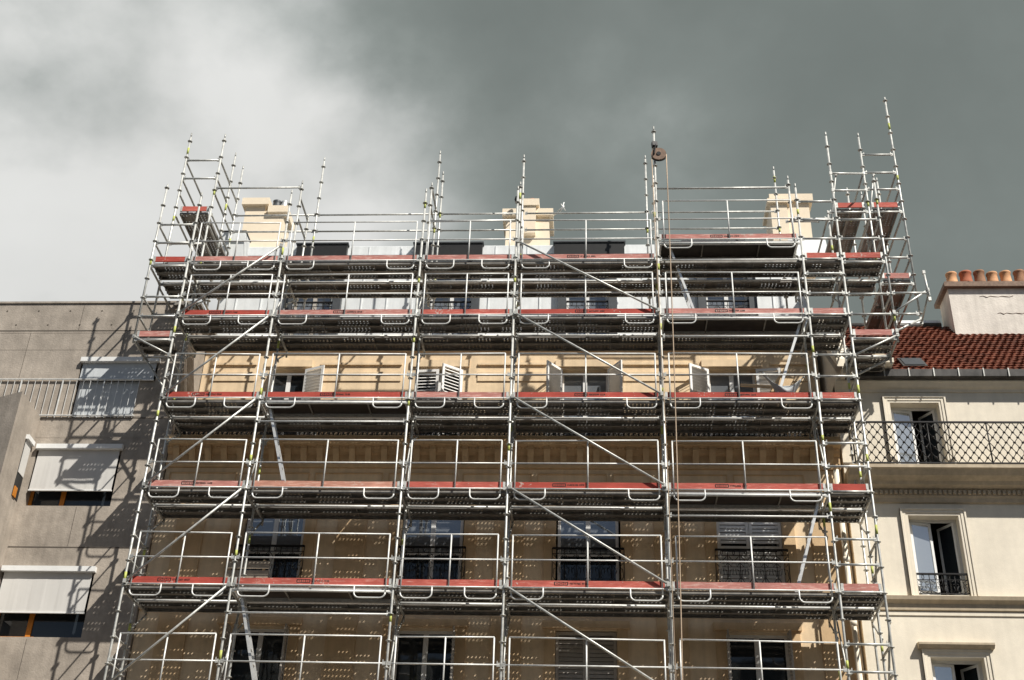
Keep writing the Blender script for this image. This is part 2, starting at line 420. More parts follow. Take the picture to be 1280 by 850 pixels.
# right upper wing
for a, z in ((0, 19.98), (1, 19.5)):
    sbar('handrail', (PX[7], 0, z - .55), (XR, .73, z + .02)); hbar('handrail', XR, XF, .73, z + .04)
hbar('handrail', XR, XF, .73, 20.55)
for z in (17.65, 18.15): hbar('handrail', XR, XF, .73, z)
for z in (17.65, 18.2, 19.55, 20.05): ybar('handrail', XF, .73, 2.4, z); ybar('handrail', XR, .73, 2.4, z)
for z in (19.0, 17.05): ybar('transom', XF, .73, 2.4, z - .1); ybar('transom', XR + .03, .73, 2.4, z - .1); ybar('transom', PX[7] + .03, .73, 2.4, z - .1)
hbar('ledger', XR, XF, .73, 18.9); hbar('ledger', XR, XF, .73, 16.95); hbar('ledger', PX[7], XR, .73, 18.9)
# propping of the cantilevered bays
sbar('diagonal_brace', (PX[1], -.02, 14.75), (XL, -.02, 15.2), .019); sbar('diagonal_brace', (PX[1], .75, 14.0), (XL, .75, 15.15), .024, 'galv2')
sbar('diagonal_brace', (PX[7], -.02, 14.72), (XR, -.02, 15.2), .021); sbar('diagonal_brace', (PX[7], .75, 14.6), (XR, .75, 15.1), .024, 'galv2')
sbar('diagonal_brace', (XR, -.02, 15.3), (XF, .72, 16.05), .024); sbar('diagonal_brace', (XR, -.02, 15.75), (8.63, -.02, 16.3), .024)
hbar('handrail', XR, 8.66, -.03, 16.22); hbar('handrail', XR, 8.4, 0, 15.72)
sbar('handrail', (8.63, -.05, 16.05), (8.60, -.05, 16.72)); sbar('diagonal_brace', (8.63, -.02, 16.2), (XF, .72, 15.95), .02, 'galv2')
for x in (7.3, 8.2): sbar('diagonal_brace', (x, 2.45, 19.3), (x + .25, 2.0, 21.0), .02, 'galv2')
# facade diagonals on two bays
for k in range(1, 6):
    sbar('diagonal_brace', (PX[1] + .03, -.055, LV[k] + .02), (PX[2] - .04, -.055, LV[k + 1] - .03 + (.4 if k == 5 else 0)), .0225)
    za = LV[k + 1] - .0 + (.45 if k == 5 else 0)
    sbar('diagonal_brace', (PX[4] + .04, -.055, za), (PX[5] - .03, -.055, LV[k] + .06), .0225)
for p in (2, 3, 4, 6):                                # end diagonals across the scaffold
    for k in (1, 3, 5): sbar('diagonal_brace', (PX[p] + .03, .03, LV[k] + .1), (PX[p] + .03, .70, LV[k + 1 if k < 5 else 6] - .25), .017, 'galv2')
for k in (1, 2, 3): sbar('diagonal_brace', (PX[7] + .03, .03, LV[k] + 1.45), (PX[7] + .03, .70, LV[k] + .4), .022, 'galv2')

# ------------------------------------------------------------------ planks and toe boards
LN = {2: 'lowest deck', 3: 'second lowest deck', 4: 'middle deck', 5: 'second highest deck', 6: 'topmost deck'}
BN = {1: 'first full bay from left', 2: 'second full bay from left', 3: 'central narrow bay', 4: 'second wide bay from right', 5: 'last wide bay at right', 6: 'narrow bay at right end'}
BO = {1: 'first bay from left', 2: 'second bay from left', 3: 'third bay from left', 4: 'fourth bay from left', 5: 'fifth bay from left', 6: 'narrow sixth bay'}
ROWN = ['outermost', 'second row', 'third row', 'nearest the wall']
ROWS = [(.045, .325), (.337, .605), (.785, 1.065), (1.08, 1.365)]

def plank(p0, p1, wdir, w, ztop, label):
    """perforated steel plank from p0 to p1 (xy) of width w, hooked on tubes"""
    a, c = V((*p0, ztop)), V((*p1, ztop)); d = (c - a); L = d.length; d.normalize(); s = V((*wdir, 0)); mid = (a + c) / 2
    b = MB(); Z = V((0, 0, 1))
    def loc(x, y, z): return V((x, y, z))
    hl = L / 2
    b.box(-hl, hl, -w / 2 + .004, w / 2 - .004, -.003, 0, 'perf')
    for q in (-1, 1):
        b.box(-hl, hl, q * w / 2 - (.004 if q > 0 else 0), q * w / 2 + (0 if q > 0 else .004), -.066, .001, 'flange')
        b.box(-hl, hl, min(q * w / 2, q * (w / 2 - .028)), max(q * w / 2, q * (w / 2 - .028)), -.070, -.0665, 'flange')
        b.box(q * hl - .004, q * hl + .004, -w / 2 + .006, w / 2 - .006, -.06, -.004, 'flange')
        for yy in (-w / 3.2, w / 3.2): b.box(q * (hl - .02) - .03, q * (hl - .02) + .03, yy - .02, yy + .02, -.075, -.0035, 'flange')
    n = max(1, int(L / 1.0)); 
    for i in range(1, n): 
        x = -hl + L * i / n; b.box(x - .006, x + .006, -w / 2 + .03, w / 2 - .03, -.05, -.0035, 'flange')
    o = b.build('scaffold_plank', origin=(0, 0, 0)); ang = math.atan2(d.y, d.x)
    o.rotation_euler = (0, 0, ang); o.location = mid
    return tag(o, label, 'scaffold plank', 'steel planks forming the scaffold decks')

for k in range(2, 7):
    for p in range(1, 7):
        z = LV[k] - .022
        if k == 6 and p == 5: z = LV[6] - .022
        for r, (y0, y1) in enumerate(ROWS):
            if (k, p) in hatch and r < 2 and k < 6: continue
            if k == 6 and p == 5 and r < 1: pass
            x0, x1 = PX[p] + .012, PX[p + 1] - .012
            lab = f"perforated steel plank, {ROWN[r]}, under the {LN[k]}, {BO[p]}"
            plank((x0, (y0 + y1) / 2), (x1, (y0 + y1) / 2), (0, 1), y1 - y0, z + random.uniform(-.004, .004), lab)
for k, p in hatch:
    z = (ZR if k == 6 else LV[k]) - .022; x0, x1 = PX[p] + .05, PX[p + 1] - .05
    t = thing('trapdoor_deck', f"dark plywood trapdoor deck with aluminium frame, {LN[k] if k<6 else 'raised top level'}, {BO[p]}", 'trapdoor deck', ((x0 + x1) / 2, .35, z), 'plywood trapdoor decks')
    MB().box(x0 + .02, x1 - .02, .06, .64, z - .014, z - .002, 'ply').build('plywood_panel', t)
    b = MB()
    for y in (.045, .64): b.box(x0, x1, y, y + .03, z - .09, z, 'alu')
    for x in (x0, x1 - .04): b.box(x, x + .04, .08, .635, z - .06, z - .015, 'alu')
    b.build('frame', t)
    for q in (.31, .72): MB().box(x0 + (x1 - x0) * q, x0 + (x1 - x0) * q + .025, .078, .637, z - .045, z - .0155, 'flange').build('cross_member', t)
side = {'ZL': ((XL + .05, PX[1] - .05), ZC), 'ZL6': ((XL + .05, PX[1] - .05), LV[6]), 'ZR': ((PX[7] + .05, XR - .05), ZC), 'ZR6': ((PX[7] + .05, XR - .05), LV[6])}
SN = {'ZL': 'lower left cantilevered bay', 'ZL6': 'upper left cantilevered bay', 'ZR': 'lower right cantilevered bay', 'ZR6': 'upper right cantilevered bay'}
for key, ((x0, x1), z) in side.items():
    for r, (y0, y1) in enumerate(ROWS[: 4 if 'L6' in key or key == 'ZR6' or key == 'ZR' else 2]):
        plank((x0, (y0 + y1) / 2), (x1, (y0 + y1) / 2), (0, 1), y1 - y0, z - .022, f"short steel plank, {ROWN[r]}, in the {SN[key]}")
# return decks running back over the gables
for (xa, xb, ya, yb, z, nm) in ((XL + .08, PX[1] - .08, .80, 3.1, 19.1, 'high left return deck'), (XL + .08, PX[1] - .08, 1.5, 3.0, 17.05, 'low left return deck'),
        (PX[7] + .22, XR - .1, .80, 3.0, 19.05, 'high right return deck'), (XR + .1, XF - .06, .80, 3.0, 19.05, 'outer high right return deck'),
        (XR + .1, XF - .06, .80, 3.0, 17.12, 'outer low right return deck')):
    w = (xb - xa) / 2
    for q in range(2):
        x = xa + w * (q + .5); plank((x, ya), (x, yb), (1, 0), w - .02, z, f"steel plank running back, {'left' if q == 0 else 'right'} half of the {nm}")

def mark(x, y, z, h, seed):
    """the black framed logo and the line of small lettering stencilled on a board"""
    b = MB(); w = h * 3.6; t = h * .16; Y0, Y1 = y - .0025, y + .001
    b.box(x, x + w, Y0, Y1, z, z + t, 'ink'); b.box(x, x + w, Y0, Y1, z + h - t, z + h, 'ink')
    b.box(x - t * .5, x + t, Y0, Y1, z + t, z + h - t, 'ink'); b.box(x + w - t, x + w + t * .5, Y0, Y1, z + t, z + h - t, 'ink')
    cw = (w - 2 * t) / 3
    for q in range(3):
        cx = x + t + q * cw
        if q: b.box(cx - t * .45, cx + t * .45, Y0, Y1, z + t * 1.05, z + h - t * 1.05, 'ink')
        b.box(cx + cw * .3, cx + cw * .7, Y0, Y1, z + h * .42, z + h * .56, 'ink')
    rnd = random.Random(seed); x += w + h * .5; lh = h * .5
    for wl in (8, 4):
        for q in range(wl):
            lw = lh * .55
            b.box(x, x + lw * .3, Y0, Y1, z + h * .25, z + h * .25 + lh, 'ink')
            if rnd.random() < .8: b.box(x + lw * .31, x + lw, Y0, Y1, z + h * .25 + lh * .8, z + h * .25 + lh, 'ink')
            if rnd.random() < .7: b.box(x + lw * .31, x + lw, Y0, Y1, z + h * .25, z + h * .25 + lh * .2, 'ink')
            if rnd.random() < .6: b.box(x + lw * .75, x + lw, Y0, Y1, z + h * .25 + lh * .21, z + h * .25 + lh * .79, 'ink')
            if rnd.random() < .5: b.box(x + lw * .31, x + lw * .74, Y0, Y1, z + h * .25 + lh * .42, z + h * .25 + lh * .58, 'ink')
            x += lw * 1.35
        x += lh * .6
    return b
MN = {'redA': 'bright red', 'redB': 'worn red', 'redC': 'faded pink', 'redD': 'bleached salmon'}
def toe(x0, x1, y, z, m, where, letter=None, seed=0, dirx=True):
    t = thing('toe_board', f"{MN[m]} toe board {'with black lettering ' if letter else ''}on the {where}", 'toe board', ((x0 + x1) / 2, y, z), 'red toe boards along the deck edges')
    rnd = random.Random(seed); g = rnd.uniform(-.006, .006); b = MB(); H = .138
    n = max(2, int((x1 - x0) / .12)); top = []
    for i in range(n + 1):
        x = x0 + .035 + (x1 - x0 - .07) * i / n; top.append((x, z + H + g * (2 * i / n - 1) + (rnd.uniform(-.004, .002) if rnd.random() < .3 else 0)))
    b.prism([(top[0][0], y, z + .006)] + [(top[-1][0], y, z + .006)] + [(x, y, zz) for x, zz in reversed(top)], (0, .028, 0), m)
    b.build('board', t)
    for xx in (x0, x1 - .05):
        MB().box(xx, xx + .05, y - .004, y + .032, z, z + .142, 'galv').build('end_clip', t)
    if letter: mark(x0 + (x1 - x0) * letter, y, z + .045, .07, seed).build('stencilled_lettering', t)
TB = {2: 'redA redB redB redB redC redC', 3: 'redC redD redB redA redB redA', 4: 'redA redA redC redA redA redB', 5: 'redA redC redB redA redC redC', 6: 'redC redC redC redC redC redB'}
LT = {2: [.30, .40, 0, .30, 0, 0], 3: [.36, 0, 0, .28, .30, 0], 4: [.30, .40, 0, .42, .40, 0], 5: [.32, .42, 0, .42, .37, 0], 6: [0, 0, 0, .36, .37, 0]}
for k in range(2, 7):
    for p in range(1, 7):
        z = LV[k]; where = f"{LN[k]}, {BO[p]}"
        if k == 6 and p == 5: z = ZR; where = 'raised top deck, fifth bay from left'
        toe(PX[p] + .04, PX[p + 1] - .04, .012, z, TB[k].split()[p - 1], where, LT[k][p - 1], k * 10 + p)
toe(XL + .04, PX[1] - .04, .012, ZC, 'redC', 'lower left cantilevered bay', 0, 81)
toe(XL + .04, PX[1] - .04, .012, LV[6], 'redA', 'upper left cantilevered bay', 0, 82)
toe(PX[7] + .04, XR - .04, .012, ZC, 'redC', 'lower right cantilevered bay', 0, 83)
toe(PX[7] + .04, XR - .04, .012, LV[6], 'redB', 'upper right cantilevered bay', 0, 84)
toe(XL + .1, PX[1] - .06, .75, 19.1, 'redB', 'high left return deck', 0, 85)
toe(PX[7] + .2, XR - .08, .75, 19.05, 'redB', 'high right return deck', 0, 86)
toe(XR + .08, XF - .04, .75, 19.05, 'redB', 'outer high right return deck', 0, 87)
toe(XR + .08, XF - .04, .75, 17.12, 'redC', 'outer low right return deck', 0, 88)

# ------------------------------------------------------------------ ladders, hoist and loose things
def ladder(a, c, where):
    a, c = V(a), V(c); t = thing('access_ladder', f"slim aluminium access ladder {where}", 'ladder', a, 'aluminium ladders between the decks')
    d = (c - a).normalized()
    for y in (-.13, .13):
        MB().bar(a + V((0, y, 0)), c + V((0, y, 0)), .03, .05, 'alu', (1, 0, 0)).build('stile', t)
    n = int((c - a).length / .28)
    for i in range(1, n):
        p = a + (c - a) * i / n; MB().tube([p + V((0, -.12, 0)), p + V((0, .12, 0))], .014, 'alu', 6).build('rung', t)
ladder((-4.42, .33, 11.75), (-5.02, .33, 13.80), 'descending from the middle deck, second bay from left')
ladder((-4.45, .33, 7.75), (-5.02, .33, 9.75), 'descending from the lowest deck, second bay from left')
ladder((3.85, .33, 15.75), (3.35, .33, 17.55), 'descending from the raised top deck beside the pulley')
ladder((5.33, .33, 13.75), (6.02, .33, 15.75), 'descending from the second highest deck, fifth bay from left')
ladder((5.40, .33, 9.75), (6.02, .33, 11.75), 'descending from the second lowest deck, fifth bay from left')

t = thing('hoist_pulley', 'rusty brown gin wheel pulley clamped to the tallest middle pole', 'pulley', (3.16, -.07, 19.75))
b = MB(); b.tube([(3.16, -.10, 19.97), (3.16, -.04, 19.97)], .17, 'rust', 20); b.build('wheel', t)
b = MB(); b.tube([(3.16, -.115, 19.97), (3.16, -.025, 19.97)], .05, 'black', 12)
b.bar((3.06, -.118, 19.95), (3.10, -.118, 20.22), .02, .05, 'black', (0, 1, 0)); b.bar((3.06, -.022, 19.95), (3.10, -.022, 20.22), .02, .05, 'black', (0, 1, 0))
b.bar((3.08, -.06, 20.2), (3.07, -.02, 20.35), .12, .1, 'black')
b.tube([(3.02, -.07, 19.86)] + arc(3.16, 19.97, .19, 215, 330, -.07, 8), .012, 'black', 6); b.build('fork', t)
pts = [(3.33, -.07, 19.97)] + [(3.33 - .001 * i * i * .6, -.07 - .0 * i, 19.97 - .9 * i) for i in range(1, 23)]
b = MB(); b.tube(pts, .012, 'rope', 6); b.tube([(3.00, -.07, 19.97), (3.035, -.07, 17.0), (3.10, -.06, 12.0), (3.12, -.06, 1.2)], .009, 'rope', 6)
tag(b.build('hoist_rope'), 'thin tan hoist rope hanging down from the pulley wheel', 'rope')

# crumpled tarpaulin and plank on the middle deck
b = MB(); n = 14; g = []
for i in range(n + 1):
    for j in range(n + 1):
        u, w = i / n, j / n
        top = .50 - .30 * math.sin(math.pi * u ** .85) - .10 * u; low = top - .03 - .30 * math.sin(math.pi * u)
        z = LV[4] + .27 + top + (low - top) * w + .018 * math.sin(14 * u + 6 * w)
        g.append((5.12 + u * .86 + .04 * w * math.cos(math.pi * u), .34 - .22 * math.sin(math.pi * w * .9) * (.3 + math.sin(math.pi * u)) + .02 * math.sin(11 * u - 9 * w), z))
f = [(i * (n + 1) + j, (i + 1) * (n + 1) + j, (i + 1) * (n + 1) + j + 1, i * (n + 1) + j + 1) for i in range(n) for j in range(n)]
b.add(g, f, 'tarp', True)
o = b.build('tarpaulin'); so = o.modifiers.new('thick', 'SOLIDIFY'); so.thickness = .012
tag(o, 'crumpled grey tarpaulin lying on the middle deck near the ladder foot', 'tarpaulin')
b = MB(); b.bar((4.75, .45, LV[4] + .72), (5.75, .5, LV[4] + .66), .20, .03, 'wood2'); b.bar((5.25, .42, LV[4] + .0), (5.72, .62, LV[4] + .95), .26, .022, 'wood2', (0, 1, 0))
t = thing('leaning_planks', 'tan wooden plank leaning behind the grey tarpaulin on the middle deck', 'plank', (5.3, .5, LV[4]))
MB().bar((5.20, .62, LV[4]), (5.70, .70, LV[4] + .92), .30, .025, 'wood2', (0, 1, 0)).build('board', t)
MB().bar((4.70, .55, LV[4] + .60), (5.62, .58, LV[4] + .56), .035, .06, 'wood2').build('batten', t)
t = thing('stacked_boards', 'two weathered grey boards set on edge before the first lower window', 'boards', (-5.3, 1.45, LV[2]))
for q, (za, zb) in enumerate(((.66, .82), (.86, 1.02))):
    MB().box(-5.72 + .01 * q, -4.86, 1.435, 1.46, LV[2] + za, LV[2] + zb, 'wood').build('board', t)
for x in (-5.6, -5.0): MB().box(x, x + .05, 1.4605, 1.50, LV[2] - .02, LV[2] + 1.05, 'wood2').build('upright', t)

# ------------------------------------------------------------------ wall helpers
def wall(b, x0, x1, z0, z1, y, th, ops, k, kr=None):
    """wall slab facing -y with rectangular openings (ox0, ox1, oz0, oz1)"""
    xs = sorted({x0, x1, *[v for o in ops for v in o[:2]]}); zs = sorted({z0, z1, *[v for o in ops for v in o[2:4]]})
    xs = [v for v in xs if x0 <= v <= x1]; zs = [v for v in zs if z0 <= v <= z1]
    for yy in (y, y + th):
        for i in range(len(xs) - 1):
            for j in range(len(zs) - 1):
                mx, mz = (xs[i] + xs[i + 1]) / 2, (zs[j] + zs[j + 1]) / 2
                if any(o[0] < mx < o[1] and o[2] < mz < o[3] for o in ops): continue
                b.add([(xs[i], yy, zs[j]), (xs[i + 1], yy, zs[j]), (xs[i + 1], yy, zs[j + 1]), (xs[i], yy, zs[j + 1])], [(0, 1, 2, 3)], k)
    for o in [(x0, x1, z0, z1)] + list(ops):
        a, c, d, e = o
        q = [(a, d), (c, d), (c, e), (a, e)]
        for i in range(4):
            p, r = q[i], q[(i + 1) % 4]
            b.add([(p[0], y, p[1]), (r[0], y, r[1]), (r[0], y + th, r[1]), (p[0], y + th, p[1])], [(0, 1, 2, 3)], kr or k)
    return b

def window(parent, x0, x1, z0, z1, y, glassk='glass', frame='white', mull=True, transoms=(), fw=.06, name='window'):
    """frame (the part) with two casements; pane and interior are sub-parts"""
    b = MB(); d = .06
    b.box(x0, x0 + fw, y, y + d, z0, z1, frame); b.box(x1 - fw, x1, y, y + d, z0, z1, frame)
    b.box(x0 + fw, x1 - fw, y, y + d, z0, z0 + fw * 1.3, frame); b.box(x0 + fw, x1 - fw, y, y + d, z1 - fw, z1, frame)
    if mull: c = (x0 + x1) / 2; b.box(c - fw * .8, c + fw * .8, y - .012, y + d, z0 + fw * 1.3, z1 - fw, frame)
    for tz in transoms:
        if mull:
            b.box(x0 + fw, c - fw * .8, y + .008, y + d - .01, tz - .02, tz + .02, frame); b.box(c + fw * .8, x1 - fw, y + .008, y + d - .01, tz - .02, tz + .02, frame)
        else: b.box(x0 + fw, x1 - fw, y + .008, y + d - .01, tz - .02, tz + .02, frame)
    w = b.build(name, parent)
    if glassk: MB().box(x0 + .01, x1 - .01, y + .028, y + .036, z0 + .01, z1 - .01, glassk).build('pane', w)
    return w

def shutter(parent, hx, y, z0, z1, w, ang, side, k='whites', n=None, tilt=46):
    """louvred shutter hinged at (hx, y); side=+1 hinge at its left edge; ang 0 closed, 180 folded on the wall"""
    b = MB(); a = math.radians(ang); ex = V((side * math.cos(a), -math.sin(a), 0)); ey = V((side * math.sin(a), math.cos(a), 0)); ez = V((0, 0, 1))
    def bx(u0, u1, v0, v1, q0, q1):
        c = V((hx, y, 0)) + ex * (u0 + u1) / 2 + ey * (v0 + v1) / 2 + ez * (q0 + q1) / 2
        b.obox(c, ex * (u1 - u0) / 2, ey * (v1 - v0) / 2, ez * (q1 - q0) / 2, k)
    s = .06; t = .035
    bx(0, s, 0, t, z0, z1); bx(w - s, w, 0, t, z0, z1)
    for q in (z0, (z0 + z1) / 2 - s / 2, z1 - s): bx(s, w - s, 0, t, q, q + s)
    n = n or int((z1 - z0) / .08); h = (z1 - z0) / n
    for i in range(n):
        z = z0 + (i + .5) * h
        if z < z0 + s or z > z1 - s or abs(z - (z0 + z1) / 2) < s * .7: continue
        c = V((hx, y, z)) + ex * w / 2 + ey * t / 2
        tl = math.radians(tilt)
        b.obox(c, ex * (w / 2 - s - .001), (ey * math.cos(tl) + ez * math.sin(tl)) * .040, (ez * math.cos(tl) - ey * math.sin(tl)) * .004, k)
    return b.build('shutter', parent)

def iron_rail(parent, x0, x1, y, z0, z1, seed=1, scroll=True, name='window_railing', ends=True):
    b = MB(); r = .009
    b.bar((x0, y, z1), (x1, y, z1), .05, .03, 'iron'); b.bar((x0, y, z0), (x1, y, z0), .02, .018, 'iron'); b.bar((x0, y, z1 - .12), (x1, y, z1 - .12), .016, .012, 'iron')
    n = max(2, int(round((x1 - x0) / .24))); w = (x1 - x0) / n
    for i in range(n + 1):
        x = x0 + i * w; b.tube([(x, y, z0), (x, y, z1)], r, 'iron', 5)
    H = z1 - .13 - z0
    for i in range(n):
        cx = x0 + (i + .5) * w
        for s in (-1, 1):
            b.tube([(cx + s * w * .06, y, z0 + H * .02), (cx + s * w * .42, y, z0 + H * .22), (cx + s * w * .36, y, z0 + H * .5), (cx + s * w * .08, y, z0 + H * .55), (cx + s * w * .16, y, z0 + H * .36)], .008, 'iron', 5)
            b.tube([(cx + s * w * .4, y, z0 + H * .98), (cx + s * w * .10, y, z0 + H * .84), (cx + s * w * .22, y, z0 + H * .62), (cx + s * w * .42, y, z0 + H * .72)], .008, 'iron', 5)
        b.tube([(cx + w * .09 * math.cos(a), y, z1 - .065 + .045 * math.sin(a)) for a in [2 * math.pi * q / 8 for q in range(9)]], .007, 'iron', 5)
    if ends:
        for x in (x0, x1): b.bar((x, y, z1), (x, y + .16, z1), .03, .02, 'iron'); b.bar((x, y, z0), (x, y + .16, z0), .03, .02, 'iron')
    return b.build(name, parent)

# ------------------------------------------------------------------ the stone building behind the scaffold
X0, X1 = -7.45, 6.78
YF, YC, YD, YT = 1.68, 2.80, 3.12, 3.40
bld = thing('stone_apartment_building', 'cream stone apartment building with white shutters standing behind the scaffold', 'building', (-.3, 4, 0))
cA = [-4.95, -1.64, 1.56, 4.82]; cB = [-4.95, -1.64, 1.52, 4.83]
opA = [(c - .66, c + .66, 10.36, 12.2) for c in cA]; opB = [(c - .60, c + .60, 7.1, 9.50) for c in cB]
opZ = [(c - .60, c + .60, 3.6, 5.9) for c in cB]
b = MB(); wall(b, X0, X1, 0, 12.95, YF, .35, opA + opB + opZ, 'stone'); b.build('wall', bld)
# carved surrounds and pilaster strips
for c in cA:
    b = MB()
    for s in (-1, 1): b.box(c + s * .78 - .115, c + s * .78 + .115, YF - .045, YF - .002, 10.3, 12.3, 'stone2')
    b.box(c - .9, c + .9, YF - .10, YF - .003, 10.16, 10.30, 'stone2'); b.box(c - .895, c + .895, YF - .06, YF - .004, 12.304, 12.44, 'stone2'); b.build('window_surround', bld)
for c in cB:
    b = MB()
    for s in (-1, 1): b.box(c + s * .71 - .10, c + s * .71 + .10, YF - .04, YF - .002, 7.0, 9.51, 'stone2')
    b.box(c - .85, c + .85, YF - .075, YF - .003, 9.514, 9.66, 'stone2'); b.build('window_surround', bld)
b = MB()
b.box(X0, X1, YF - .06, YF - .005, 9.80, 9.96, 'stone2'); b.build('floor_band', bld)
for x in [-6.7, -3.3, -.05, 3.2, 6.35]:
    b = MB(); b.box(x - .30, x + .30, YF - .035, YF - .0025, 7.0, 9.795, 'stone2'); b.box(x - .30, x + .30, YF - .035, YF - .0025, 9.965, 12.29, 'stone2'); b.build('pilaster', bld)
# entablature: frieze panels, modillions, dentils, cornice carrying the balcony
b = MB()
b.box(X0, X1, YF - .05, YF + .3, 12.455, 12.52, 'stone2')
x = X0 + .1
while x < X1 - .8:
    w = random.choice([1.45, .8, 1.45]); w = min(w, X1 - .1 - x)
    b.box(x, x + w, YF - .035, YF - .001, 12.56, 12.58, 'stone2'); b.box(x, x + w, YF - .035, YF - .001, 12.82, 12.84, 'stone2')
    b.box(x, x + .02, YF - .035, YF - .001, 12.581, 12.819, 'stone2'); b.box(x + w - .02, x + w, YF - .035, YF - .001, 12.581, 12.819, 'stone2'); x += w + .12
b.build('frieze', bld)
b = MB()
b.profile_x([(YF + .4, 12.955), (YF - .06, 12.955), (YF - .08, 13.02), (YF - .05, 13.04), (YF - .05, 13.24), (YF - .12, 13.28), (YF - .15, 13.34), (YF - .16, 13.38), (YF - .30, 13.39), (YF - .31, 13.42), (YF - .33, 13.45), (YF - .34, 13.50), (YF + .4, 13.50)], X0, X1, 'stone2')
x = X0 + .15
while x < X1 - .1:
    b.profile_x([(YF - .051, 13.06), (YF - .09, 13.05), (YF - .12, 13.10), (YF - .16, 13.18), (YF - .24, 13.30), (YF - .24, 13.385), (YF - .051, 13.236)], x, x + .13, 'stone2'); x += .345
x = X0 + .05
while x < X1 - .05: b.box(x, x + .04, YF - .168, YF - .152, 13.345, 13.378, 'stone'); x += .075
b.build('cornice', bld)
MB().box(X0, X1, YF - .30, YC + .2, 13.504, 13.585, 'stone').build('balcony_floor', bld)
br = iron_rail(bld, X0 + .1, X1 - .1, 1.50, 13.60, 14.45, name='balcony_railing', ends=False)
b = MB(); x = X0 + .16; q = 0
while x < X1 - .15:
    b.tube([(x + .048 * math.cos(a), 1.50, 13.675 + .055 * math.sin(a)) for a in [2 * math.pi * i / 10 for i in range(11)]], .009, 'iron', 5)
    b.tube([(x + .05, 1.50, 13.61), (x + .03, 1.50, 13.68), (x + .065, 1.50, 13.74)], .009, 'iron', 5); b.tube([(x + .03, 1.5, 13.68), (x - .02, 1.5, 13.66)], .008, 'iron', 5); x += .105
b.bar((X0 + .1, 1.50, 13.76), (X1 - .1, 1.50, 13.76), .016, .016, 'iron'); b.build('scroll_band', br)
# set-back upper storey
cC = [-5.42, -1.87, 1.49, 4.83]; hC = [.42, .55, .54, .54]
opC = [(c - h, c + h, 13.75, 16.02) for c, h in zip(cC, hC)]
b = MB(); wall(b, X0, X1, 13.662, 16.72, YC, .30, opC, 'stone'); b.build('wall', bld)
b = MB()
segs = []; prev = X0
for c, h in zip(cC, hC): segs.append((prev, c - h - .16)); prev = c + h + .16
segs.append((prev, X1))
for a, c in segs:
    w = (c - a)
    if w < .3: continue
    a2, c2 = a + .18, c - .18
    for zz, hh in ((16.12, .06), (15.86, .07)): b.box(a2, c2, YC - .045, YC - .002, zz, zz + hh, 'stone')
    b.box(a2, c2, YC - .025, YC - .003, 15.70, 15.84, 'stone')
for c, h in zip(cC, hC): b.box(c - h - .14, c + h + .14, YC - .05, YC - .001, 16.07, 16.25, 'stone')
b.profile_x([(YC + .2, 16.5), (YC - .06, 16.5), (YC - .12, 16.58), (YC - .16, 16.64), (YC - .16, 16.72), (YC + .2, 16.72)], X0, X1, 'stone')
b.build('string_course', bld)
for i, (c, h) in enumerate(zip(cC, hC)):
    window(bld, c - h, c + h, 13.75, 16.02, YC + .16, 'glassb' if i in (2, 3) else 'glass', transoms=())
Ws = .55
shutter(bld, cC[0] - hC[0], YC - .01, 13.78, 16.0, .42, 62, 1); shutter(bld, cC[0] + hC[0], YC - .01, 13.78, 16.0, .52, 157, -1)
shutter(bld, cC[1] - hC[1], YC - .01, 13.78, 16.0, Ws - .01, 4, 1); shutter(bld, cC[1] + hC[1], YC - .01, 13.78, 16.0, Ws - .01, 36, -1)
shutter(bld, cC[2] - hC[2], YC - .01, 13.78, 16.0, .54, 128, 1); shutter(bld, cC[2] + hC[2], YC - .01, 13.78, 16.0, .54, 124, -1)
shutter(bld, cC[3] - hC[3], YC - .01, 13.78, 16.0, .54, 148, 1); shutter(bld, cC[3] + hC[3], YC - .01, 13.78, 16.0, .56, 174, -1)
# mansard storey clad in pale zinc
cD = [-5.12, -1.75, 1.54, 4.87]; hD = .50
opD = [(c - hD, c + hD, 17.0, 18.95) for c in cD]
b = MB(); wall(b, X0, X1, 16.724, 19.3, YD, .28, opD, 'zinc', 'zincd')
x = X0 + .4
while x < X1:
    if not any(o[0] - .2 < x < o[1] + .2 for o in opD): b.box(x - .012, x + .012, YD - .022, YD - .001, 16.73, 19.29, 'zinc')
    x += .62
b.build('mansard_wall', bld)
for i, c in enumerate(cD):
    b = MB()
    for s in (-1, 1): b.box(c + s * (hD + .10) - .095, c + s * (hD + .10) + .095, YD - .17, YD - .024, 16.75, 19.05, 'zincd')
    b.box(c - hD - .2, c + hD + .2, YD - .2, YD - .024, 19.054, 19.2, 'zincd'); b.build('dormer_casing', bld)
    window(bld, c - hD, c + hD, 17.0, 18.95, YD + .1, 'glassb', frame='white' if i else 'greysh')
    iron_rail(bld, c - hD, c + hD, YD - .10, 17.15, 18.02, ends=False)
